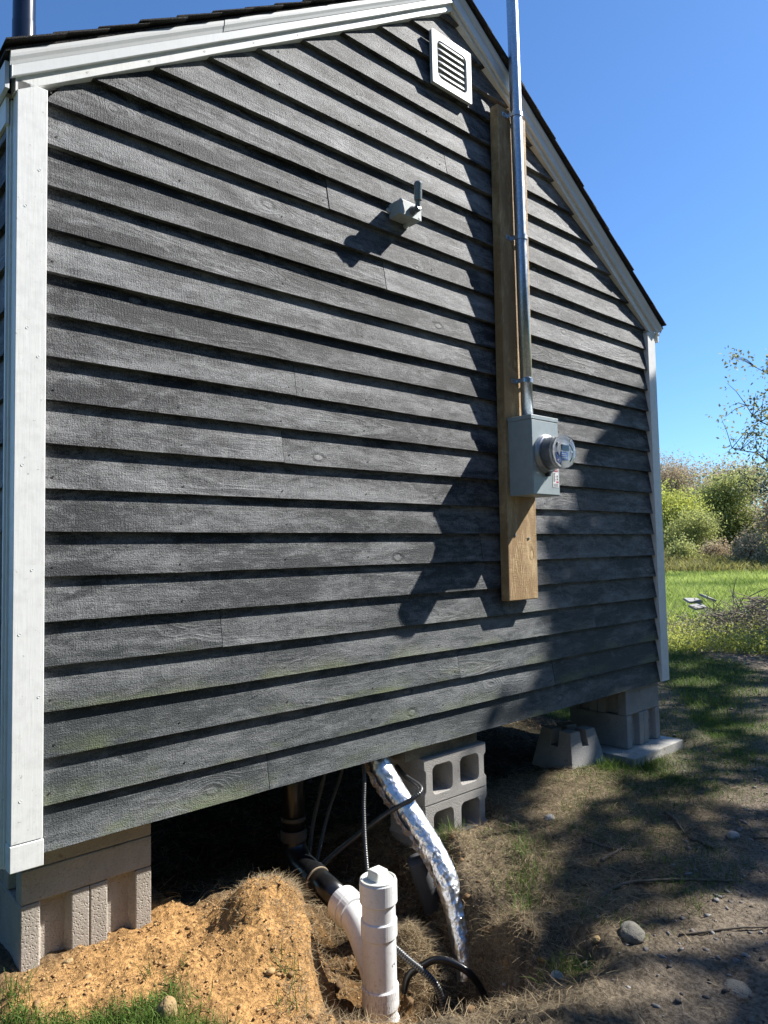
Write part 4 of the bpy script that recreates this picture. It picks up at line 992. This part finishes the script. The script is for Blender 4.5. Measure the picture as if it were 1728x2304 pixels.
n = len(x); strips('crawl_space_litter', x, y, height(x, y)+U(0, .02, n), U(0, 6.28, n), U(.03, .10, n), U(.0012, .003, n), U(.0, .03, n), U(-.03, .03, n), MST, rng.random(n), label='dead grass and litter in the dark under the floor', cat='litter', seg=3)
# tufts
def tufts(cs, name, label):
    xs, ys = [], []
    for cx_, cy_, r_, k_ in cs: xs.append(cx_+rng.standard_normal(k_)*r_); ys.append(cy_+rng.standard_normal(k_)*r_)
    x = np.concatenate(xs); y = np.concatenate(ys); n = len(x)
    strips(name, x, y, height(x, y)-.003, U(0, 6.28, n), U(.03, .085, n), U(.0012, .0026, n), U(.02, .07, n), U(-.02, .02, n), MGR, rng.random(n), label=label, cat='grass', seg=4)
tufts([(3.10, -.09, .05, 260), (2.98, -.10, .04, 160), (3.25, -.17, .05, 180), (1.80, -.06, .02, 90), (1.70, -.10, .03, 120), (.36, -.24, .008, 14), (.45, -.27, .006, 10), (.70, -.42, .02, 26), (.66, -.50, .02, 18), (1.40, -.90, .04, 160), (1.70, -.55, .06, 200), (1.52, -.64, .03, 80), (1.85, -.40, .05, 120), (.04, -.10, .03, 90)], 'grass_tufts', 'longer green grass tufts by the deck block and the pit rim')
# meadow
az = U(rad(52), rad(86), 240000); ds = 9.3+45*rng.random(240000)**1.6
x = CAMP.x+ds*np.sin(az); y = CAMP.y+ds*np.cos(az); k = rng.random(len(x)) < cover(x, y)[4]; x, y, ds = x[k], y[k], ds[k]; n = len(x)
hh = U(.06, .24, n)*(1+.3*fbm(x, y, .5, 2))*(.55+.45*ss(10, 14, ds)); sz = .5+ds/22
strips('meadow_grass', x, y, height(x, y)-.02, U(0, 6.28, n), hh*1.15, U(.005, .012, n)*sz, hh, U(-.06, .06, n), MFG, np.clip(.5+.9*fbm(x, y, .8, 3)+U(-.3, .3, n), 0, 1), label='bright green meadow of tall grass behind the cabin', cat='grass', seg=2)

x, y = [], []
az = U(rad(58), rad(80), 30000); ds = U(33, 49, 30000); x = CAMP.x+ds*np.sin(az); y = CAMP.y+ds*np.cos(az); n = len(x); hh = U(.25, .75, n)*(1+.8*fbm(x, y, .25, 2))
strips('dry_meadow_grass', x, y, height(x, y)-.02, U(0, 6.28, n), hh*1.2, U(.02, .05, n), hh, U(-.1, .1, n), leaf_mat('olive_blade', (.14, .13, .04), (.40, .38, .12), .4), rng.random(n), label='yellowish taller grass along the feet of the far trees', cat='grass', seg=2)
# ------------------------------------------------------------------ trees
def leaves(cent, size, mat, name, parent, loc, tint=None, aspect=.55, kind=None):
    n = len(cent); a = rng.standard_normal((n, 3)); a /= np.linalg.norm(a, axis=1, keepdims=True)
    b = np.cross(a, rng.standard_normal((n, 3))); b /= np.linalg.norm(b, axis=1, keepdims=True)
    s = (size*rng.uniform(.6, 1.3, n))[:, None]
    V = np.stack([cent-a*s, cent-b*s*aspect, cent+a*s, cent+b*s*aspect], 1).reshape(-1, 3)
    F = np.arange(4*n).reshape(-1, 4)
    t = tint if tint is not None else rng.random(n)
    return npmesh(name, V, F, mat, np.repeat(t, 4), kind, None, None, parent, loc)
def branch_tree(base, H, spread, seed, lev=3, nb=6, r0=.09, droop=0.0, first=.25):
    R = random.Random(seed); g = G(); tips = []
    def grow(p, d, L, r, l):
        k = 6; pts = [p]; q = p.copy(); dd_ = d.copy()
        for i in range(k):
            dd_ = (dd_+Vector((R.uniform(-1, 1), R.uniform(-1, 1), R.uniform(-.6, .8)-droop*(l > 0)))*.16).normalized(); q = q+dd_*L/k; pts.append(q.copy())
        g.tube(pts, [r*(1-.65*i/k) for i in range(k+1)], 6 if l else 10, cap=False)
        if l == lev: tips.extend(pts[2:]); return
        for i in range(nb if l else nb+3):
            t = R.uniform(first if l == 0 else .2, 1.0); j = min(k-1, int(t*k)); pb = pts[j].lerp(pts[j+1], t*k-j)
            ax = Vector((R.uniform(-1, 1), R.uniform(-1, 1), R.uniform(-.1, .9))).normalized()
            nd = (dd_*.45+ax*spread).normalized()
            grow(pb, nd, L*R.uniform(.42, .68), r*(1-.6*t)*.55, l+1)
    grow(Vector(base), Vector((0, 0, 1)), H*.62, r0, 0)
    return g, tips
def polar(azd, dist, z=None):
    x = CAMP.x+dist*math.sin(rad(azd)); y = CAMP.y+dist*math.cos(rad(azd)); return (x, y, hz(x, y) if z is None else z)
MLB = leaf_mat('budding_brown_leaf', (0.30, 0.22, 0.14), (0.56, 0.46, 0.30), .4)
MLG = leaf_mat('spring_green_leaf', (0.26, 0.29, 0.06), (0.60, 0.62, 0.15), .5)
MLG2 = leaf_mat('olive_green_leaf', (0.24, 0.26, 0.09), (0.52, 0.54, 0.20), .5)
MLD = leaf_mat('dark_green_leaf', (0.020, 0.045, 0.012), (0.07, 0.12, 0.03), .3)
MLS = leaf_mat('small_spring_leaf', (0.20, 0.21, 0.11), (0.42, 0.43, 0.25), .45)
def tree(name, label, azd, dist, H, spread, seed, mat, nleaf, ls, cat='tree', lev=3, nb=5, r0=.12, jit=.25, group=None, droop=0., first=.25):
    b = polar(azd, dist); t = thing(name, label, cat, b, group)
    g, tips = branch_tree(b, H, spread, seed, lev, nb, r0, droop, first)
    g.obj('trunk', MBARK, b, t)
    jit = jit*1.25
    T = np.array([tuple(p_) for p_ in tips]); idx = (len(T)*rng.random(nleaf)**1.5).astype(int); c_ = T[idx]+rng.standard_normal((nleaf, 3))*jit
    c_[:, 2] = np.maximum(c_[:, 2], b[2]+.1)
    top = ss(T[:, 2].min(), T[:, 2].max(), c_[:, 2]); tn = np.clip(rng.random(nleaf)*.8+.1, 0, 1)
    leaves(c_, ls, mat, 'crown', t, b, tn)
    return t
gT = 'trees beyond the meadow'
tree('bare_tree', 'tall brown budding tree with thin bare branches next to the white corner board', 64.9, 74, 9.9, .75, 3, MLB, 22000, .09, r0=.30, nb=6, jit=.5, group=gT)
tree('bare_tree', 'second brown budding tree whose rusty top shows between the green ones', 67.4, 80, 8.4, .9, 4, MLB, 24000, .12, r0=.2, nb=6, jit=.6, group=gT)
tree('bare_tree', 'brown budding tree farthest left, mostly behind the white corner board', 62.0, 78, 9.0, .8, 13, MLB, 8000, .12, r0=.2, nb=6, jit=.6, group=gT)
tree('green_tree', 'rounded olive green tree in the middle of the meadow edge', 67.3, 50, 6.0, .95, 5, MLG2, 30000, .085, r0=.14, nb=6, jit=.42, group=gT, first=.08)
tree('green_tree', 'yellow green bushy tree next to the white corner board', 63.7, 46, 4.4, 1.0, 6, MLG, 20000, .075, r0=.12, nb=6, jit=.40, group=gT, first=.05)
tree('green_tree', 'small yellow green tree left of the olive one', 65.3, 43, 2.9, 1.0, 16, MLG2, 9000, .06, r0=.08, nb=5, jit=.30, group=gT, first=.05)
tree('green_tree', 'dull brownish tree at the right edge behind the leafing branches', 73.0, 40, 4.2, .85, 7, MLB, 24000, .08, r0=.14, nb=6, jit=.45, group=gT, first=.08)
tree('green_tree', 'greenish tree farthest right beyond the picture edge', 75.0, 45, 7.0, .85, 17, MLG2, 12000, .09, r0=.14, nb=6, jit=.5, group=gT, first=.08)
tree('shrub', 'rusty brown low shrub at the foot of the olive tree', 68.6, 37, 1.5, 1.6, 8, MLB, 7000, .06, 'shrub', 2, 6, .05, .22, first=.0)
tree('shrub', 'second brownish shrub along the far edge of the meadow', 66.2, 40, 1.2, 1.6, 9, MLB, 6000, .06, 'shrub', 2, 6, .05, .22, first=.0)
tree('shrub', 'low olive shrub below the yellow green trees', 64.3, 38, 1.2, 1.6, 10, MLG2, 6000, .06, 'shrub', 2, 6, .05, .22, first=.0)
# far wood that reads as one mass
n = 30000; az = U(rad(40), rad(100), n); ds = U(95, 115, n); zz = U(-.4, 1, n)*(4.5+1.5*fbm(az*30, az*0, 1.0, 3))
leaves(np.stack([CAMP.x+ds*np.sin(az), CAMP.y+ds*np.cos(az), zz], -1), .45, MLB, 'far_wood', None, (0, 0, 0), kind='stuff')
bpy.data.objects['far_wood']['label'] = 'distant brown wood closing the view behind the trees'
# leafing tree at the right edge
b = polar(74.5, 10.2); t = thing('leafing_tree', 'slender tree with small new leaves reaching in at the right edge', 'tree', b)
g, tips = branch_tree(b, 2.5, .8, 23, 3, 6, .06, 0.0, .3)
for k_, (a1, d1, z1, a2, z2) in enumerate(((73.5, 10.2, .9, 67.9, 2.05), (73.5, 10.2, 1.2, 68.9, 2.5), (73.5, 10.2, .7, 69.2, 1.5), (74, 10.2, 1.6, 70.0, 3.0))):
    p0 = Vector(polar(a1, d1, z1)); p1 = Vector(polar(a2, 9.6, z2)); pts = [p0.lerp(p1, i/8)+Vector((0, 0, .22*math.sin(i/8*math.pi)))+Vector((rnd.uniform(-.04, .04), rnd.uniform(-.04, .04), rnd.uniform(-.04, .04))) for i in range(9)]
    g.tube(pts, [.018*(1-.8*i/8) for i in range(9)], 6, cap=False)
    for i in range(2, 9):
        for s_ in range(4):
            e_ = pts[i]+Vector((rnd.uniform(-.28, .22), rnd.uniform(-.3, .3), rnd.uniform(-.15, .36))); mid_ = pts[i].lerp(e_, .5)+Vector((0, 0, .03))
            g.tube([pts[i], mid_, e_], [.005, .0035, .0015], 4, cap=False); tips += [mid_, e_, e_, pts[i].lerp(e_, .8)]
g.obj('trunk', MBARK, b, t)
T = np.array([tuple(p_) for p_ in tips]); idx = rng.integers(0, len(T), 11000); leaves(T[idx]+rng.standard_normal((11000, 3))*.07, .024, MLS, 'crown', t, b)
# dark sprig near the right edge
b = polar(72.2, 4.2, 1.02); e_ = polar(69.75, 4.1, 1.11); t = thing('leafy_sprig', 'dark glossy leafy sprig poking in at the right edge', 'sprig', b)
P = spline([b, Vector(b).lerp(Vector(e_), .5)+Vector((0, 0, .02)), e_], 6); G().tube(P, [.004*(1-.6*i/len(P)) for i in range(len(P))], 6).obj('stem', MBARK, b, t)
def leafblade(p, d, L, wd, par, mat):
    d = Vector(d).normalized(); s_ = d.cross(Vector((.4, -.8, .5))).normalized(); up = s_.cross(d); V = []; n = 6
    for i in range(n+1):
        t_ = i/n; c_ = Vector(p)+d*L*t_+up*(-.12*L*t_*t_); ww = wd*math.sin(math.pi*(t_**.8)*.98+.02)
        V += [c_+s_*ww-up*ww*.25, c_, c_-s_*ww-up*ww*.25]
    F = []
    for i in range(n):
        b_ = i*3; F += [(b_, b_+3, b_+4, b_+1), (b_+1, b_+4, b_+5, b_+2)]
    return raw('leaf', V, F, mat, p, par, smooth=True)
MSPR = simple('glossy_dark_leaf', (0.035, 0.075, 0.02), .35)
for i, p_ in enumerate(P[2:]):
    for s_ in (-1, 1): leafblade(p_, (-.75+rnd.uniform(-.3, .3), .2*s_, .35*s_+rnd.uniform(.0, .55)), rnd.uniform(.05, .075), .011, t, MSPR)

# shade tree standing right of the camera; its leaves keep clear of the sun rays that reach the lit patches
GL = [(2.71, -0.07, 0.11, -0.11, -0.22, -0.14), (2.25, -0.24, 0.07, -0.07, -0.12, -0.08), (3.45, -0.23, 0.06, -0.06, -0.22, -0.11), (3.21, -0.79, 0.06, -0.06, -0.1, -0.04), (1.62, -1.05, 0.11, -0.11, -0.06, -0.03), (1.69, -1.18, 0.06, -0.06, -0.03, -0.02), (1.67, -0.46, 0.1, -0.1, -0.09, -0.07), (1.37, -0.79, 0.06, -0.06, -0.1, -0.08), (1.77, -0.19, 0.08, -0.08, -0.13, -0.12), (6.68, 1.24, 0.09, -0.1, -0.21, -0.1), (5.69, 0.21, 0.1, -0.11, -0.15, -0.06), (5.77, 0.73, 0.11, -0.12, -0.16, -0.08), (7.21, 1.09, 0.18, -0.21, -0.18, -0.08), (7.14, 0.7, 0.09, -0.1, -0.23, -0.08), (4.03, -0.14, 0.05, -0.05, -0.12, -0.06), (1.95, -1.15, .10, -.10, -.10, -.05), (3.15, -.78, .12, -.12, -.12, -.05), (4.6, -.35, .12, -.12, -.16, -.06), (2.35, -1.35, .10, -.08, -.08, -.05), (5.2, -.5, .2, -.2, -.15, -.08), (1.30, -1.10, .12, -.10, -.05, -.05)]
WL = [(2.75, 1.02, 0.22, 0.0, -0.01, -0.08), (3.09, 1.01, 0.07, 0.0, -0.01, -0.09), (3.31, 0.95, 0.06, 0.0, -0.01, -0.07), (2.82, 0.76, 0.25, -0.01, -0.01, -0.08), (3.12, 0.7, 0.1, 0, 0, -0.07), (2.73, 0.6, 0.2, -0.01, 0, -0.05), (2.7, 0.44, 0.19, -0.02, 0, -0.06), (2.33, 0.17, 0.27, -0.04, -0.01, -0.11), (2.11, 0.0, 0.17, -0.03, 0, -0.05), (2.96, 1.2, 0.14, 0.01, 0, -0.06), (3.43, 1.45, 0.11, 0.01, 0, -0.06), (2.56, 0.27, 0.16, -0.02, 0, -0.06)]
WS = [(4.05, 2.10), (3.68, 1.86), (3.42, 1.68), (3.15, 1.52), (2.95, 1.33), (2.8, 1.14), (2.55, 1.06), (2.52, 0.54), (2.52, 0.49), (2.57, 0.32), (2.33, 0.14), (2.05, 0.01), (1.92, -0.07), (1.9, -.30), (4.1, -0.30)]
GS = [(3.9, 1.6), (3.2, .3), (2.03, 0.06), (1.80, -0.29), (1.55, -0.62), (1.30, -0.90), (1.05, -1.02), (.6, -1.3), (1.5, -3.0), (7.5, -2.0), (9.0, .2), (8.2, .9), (7.0, 1.1), (6.2, 1.45), (5.0, 2.5)]
def inell(u, v, E, k=1.0):
    m = np.full(u.shape, 9.0)
    for (c0, c1, a0, a1, b0, b1) in E:
        det = a0*b1-a1*b0; du, dv = u-c0, v-c1
        p_ = (du*b1-dv*b0)/det; q_ = (-du*a1+dv*a0)/det; m = np.minimum(m, np.sqrt(p_*p_+q_*q_))
    return m
SN = np.array(SUN)
def land(P):
    """where the sun ray through each point ends: wall plane first, else ground"""
    tw = (P[:, 1]+.02)/SN[1]; W_ = P-SN*tw[:, None]
    onw = (W_[:, 0] > .1) & (W_[:, 0] < 3.8) & (W_[:, 2] > 0) & (tw > 0) & (W_[:, 2] < 3.4)
    tg = (P[:, 2]+.39)/SN[2]; Gd = P-SN*tg[:, None]
    return onw, W_, Gd
cand = []
N = 27000
x = U(.9, 8.7, N); y = U(-2.8, 2.4, N); k = pdist(x, y, GS) > 0.03; x, y = x[k], y[k]
cand.append(np.stack([x, y, np.full(len(x), -.39)], -1))
N = 9500; u = U(1.9, 4.1, N); v = U(-.25, 2.1, N); k = pdist(u, v, WS) > .03; cand.append(np.stack([u[k], np.full(k.sum(), -.02), v[k]], -1))
C = np.concatenate(cand); hgt = U(4.3, 6.6, len(C)); tt = (hgt-C[:, 2])/SN[2]; Pn = C+SN*tt[:, None]+rng.standard_normal((len(C), 3))*.03
onw, W_, Gd = land(Pn)
mg = inell(Gd[:, 0], Gd[:, 1], GL); mw = inell(W_[:, 0], W_[:, 2], WL)
m = np.where(onw, mw, mg); edge = np.where(onw, pdist(W_[:, 0], W_[:, 2], WS), pdist(Gd[:, 0], Gd[:, 1], GS))
thin = np.where(onw, .95, 1.0)
keep = (rng.random(len(C)) < np.where(onw, ss(.80, 1.1, m), ss(1.20, 1.45, m))*ss(-.03, .12, edge)*thin)
Pn = Pn[keep]
b = (11.2, -5.6, -.4); t = thing('shade_tree', 'broad leafy tree standing right of the path and shading the yard', 'tree', b)
g = G(); ctr = Pn.mean(0)
g.tube(spline([b, (11.1, -5.5, 1.2), (10.9, -5.2, 2.8), (10.6, -4.8, 4.2)], 5), [.24-.006*i for i in range(16)], 12, cap=False)
for k_ in range(26):
    tgt = Vector(Pn[rng.integers(0, len(Pn))]); s_ = Vector((10.9, -5.2, rnd.uniform(2.2, 4.2)))
    tgt.z = max(tgt.z-.3, 4.3)
    pts = spline([s_, s_.lerp(tgt, .35)+Vector((0, 0, .5)), s_.lerp(tgt, .7)+Vector((rnd.uniform(-.2, .2), rnd.uniform(-.2, .2), .4)), tgt], 4); n = len(pts)
    on, w2, g2 = land(np.array([tuple(p_) for p_ in pts]))
    mm = np.where(on, inell(w2[:, 0], w2[:, 2], WL), inell(g2[:, 0], g2[:, 1], GL))
    if mm.min() < 1.9: continue
    lit = np.where(on, pdist(w2[:, 0], w2[:, 2], WS), pdist(g2[:, 0], g2[:, 1], GS))
    g.tube(pts, [.06*(1-.85*i/n) for i in range(n)], 6, cap=False)
g.obj('trunk', MBARK, b, t)
leaves(Pn, .062, MLD, 'crown', t, b, None, .7)

# unseen tree row, added opposite the gable wall to block low sky
for i_, (x_, y_, H_) in enumerate(((-14, -10.5, 8.5), (-9.5, -12, 9.5), (-5.2, -11, 9), (-1.0, -12, 10), (3.2, -11, 9.5), (7.5, -12.5, 9), (-17, -5, 8), (11.5, -12, 8.5))):
    b = (x_, y_, hz(x_, y_)); t = thing('sky_blocking_tree', 'unseen leafy tree in a row added to block low sky before the gable wall, %s' % ('second from its left end', 'third from its left end', 'fourth from its left end', 'standing straight behind the viewer', 'fourth from its right end', 'second from its right end', 'leftmost and nearest the cabin', 'rightmost of the row')[i_], 'tree', b, 'unseen trees added opposite the gable wall')
    g, tips = branch_tree(b, H_, .8, 60+i_, 2, 6, .16, 0, .1); g.obj('trunk', MBARK, b, t)
    n = 2900; c_ = np.array(b)+np.stack([rng.normal(0, 1.4, n), rng.normal(0, 1.2, n), U(.1, H_*.95, n)], -1)
    leaves(c_, .22, MLD, 'crown', t, b, None, .7)
for x_, y_, lb in ((-2.3, 1.2, 'nearer'), (-2.6, 3.0, 'farther')):  # unseen shrubs, added to darken the left side of the corner blocks
    b = (x_, y_, hz(x_, y_)); t = thing('shrub', 'unseen dark leafy shrub added left of the cabin to shade the blocks, the %s of two' % lb, 'shrub', b)
    g, tips = branch_tree(b, 1.5, .9, 71, 2, 6, .03, 0, .05); g.obj('trunk', MBARK, b, t)
    n = 2600; leaves(np.array(b)+np.stack([rng.normal(0, .45, n), rng.normal(0, .6, n), U(.05, 1.25, n)], -1), .06, MLD, 'crown', t, b)
# ------------------------------------------------------------------ brush pile, planks
b = polar(69.6, 10.6); R = random.Random(4); g = G()
for i in range(900):
    gx_, gy_ = R.gauss(0, .5), R.gauss(0, .62); c_ = Vector(b)+Vector((gx_, gy_, R.random()*.55*math.exp(-(gx_*gx_+gy_*gy_)/.6)+.02))
    d = Vector((R.uniform(-1, 1), R.uniform(-1, 1), R.uniform(-.25, .55))).normalized(); L = R.uniform(.15, .55)
    mid_ = c_+d*L*.5+Vector((R.uniform(-.05, .05), R.uniform(-.05, .05), R.uniform(-.03, .05)))
    g.tube([c_, mid_, c_+d*L], [.009*R.uniform(.4, 1.2), .006, .002], 4, cap=False)
tag(g.obj('brush_pile', MTWIG, b), 'tangled pile of pale dead branches at the edge of the meadow', 'brush pile', None, 'stuff')
n = 2600; T = np.array(b)[None]+np.stack([rng.normal(-.6, .9, n), rng.normal(-.1, .9, n), np.abs(rng.normal(0, .17, n))+.02], -1)
o = leaves(T, .02, MLS, 'pile_weeds', None, (0, 0, 0), kind='stuff'); o['label'] = 'leafy weeds growing through the dead branches'
n = 14000; az = U(rad(63.0), rad(72), n); ds = U(8.9, 11.2, n); xx = CAMP.x+ds*np.sin(az); yy = CAMP.y+ds*np.cos(az)
o = leaves(np.stack([xx, yy, height(xx, yy)+np.abs(rng.normal(0, .11, n))], -1), .015, MLG, 'edge_weeds', None, (0, 0, 0), kind='stuff'); o['label'] = 'low leafy weeds where the lawn meets the meadow'
MPL = simple('weathered_plank', (0.36, 0.355, 0.34), .85, 0, .2, .2, 12)
for i, (a_, d_, z_, L, rot, lab) in enumerate(((64.9, 12.2, -.02, .26, 2, 'short weathered grey plank nearest the cabin corner in the meadow'), (65.2, 12.0, -.10, .26, -3, 'lower weathered grey plank under the short one in the meadow'), (65.9, 12.3, .02, .30, 14, 'tilted grey plank leaning right of the other two in the meadow'))):
    p_ = polar(a_, d_, z_); V = [(sx*L/2, sy*.07, sz*.018) for sx in (-1, 1) for sy in (-1, 1) for sz in (-1, 1)]
    o = raw('plank', V, [(0, 1, 3, 2), (4, 6, 7, 5), (0, 4, 5, 1), (2, 3, 7, 6), (0, 2, 6, 4), (1, 5, 7, 3)], MPL, (0, 0, 0), bev=.004)
    o.location = p_; o.rotation_euler = (rad(20), rad(rot), rad(-25+10*i)); tag(o, lab, 'plank', 'grey planks in the meadow')
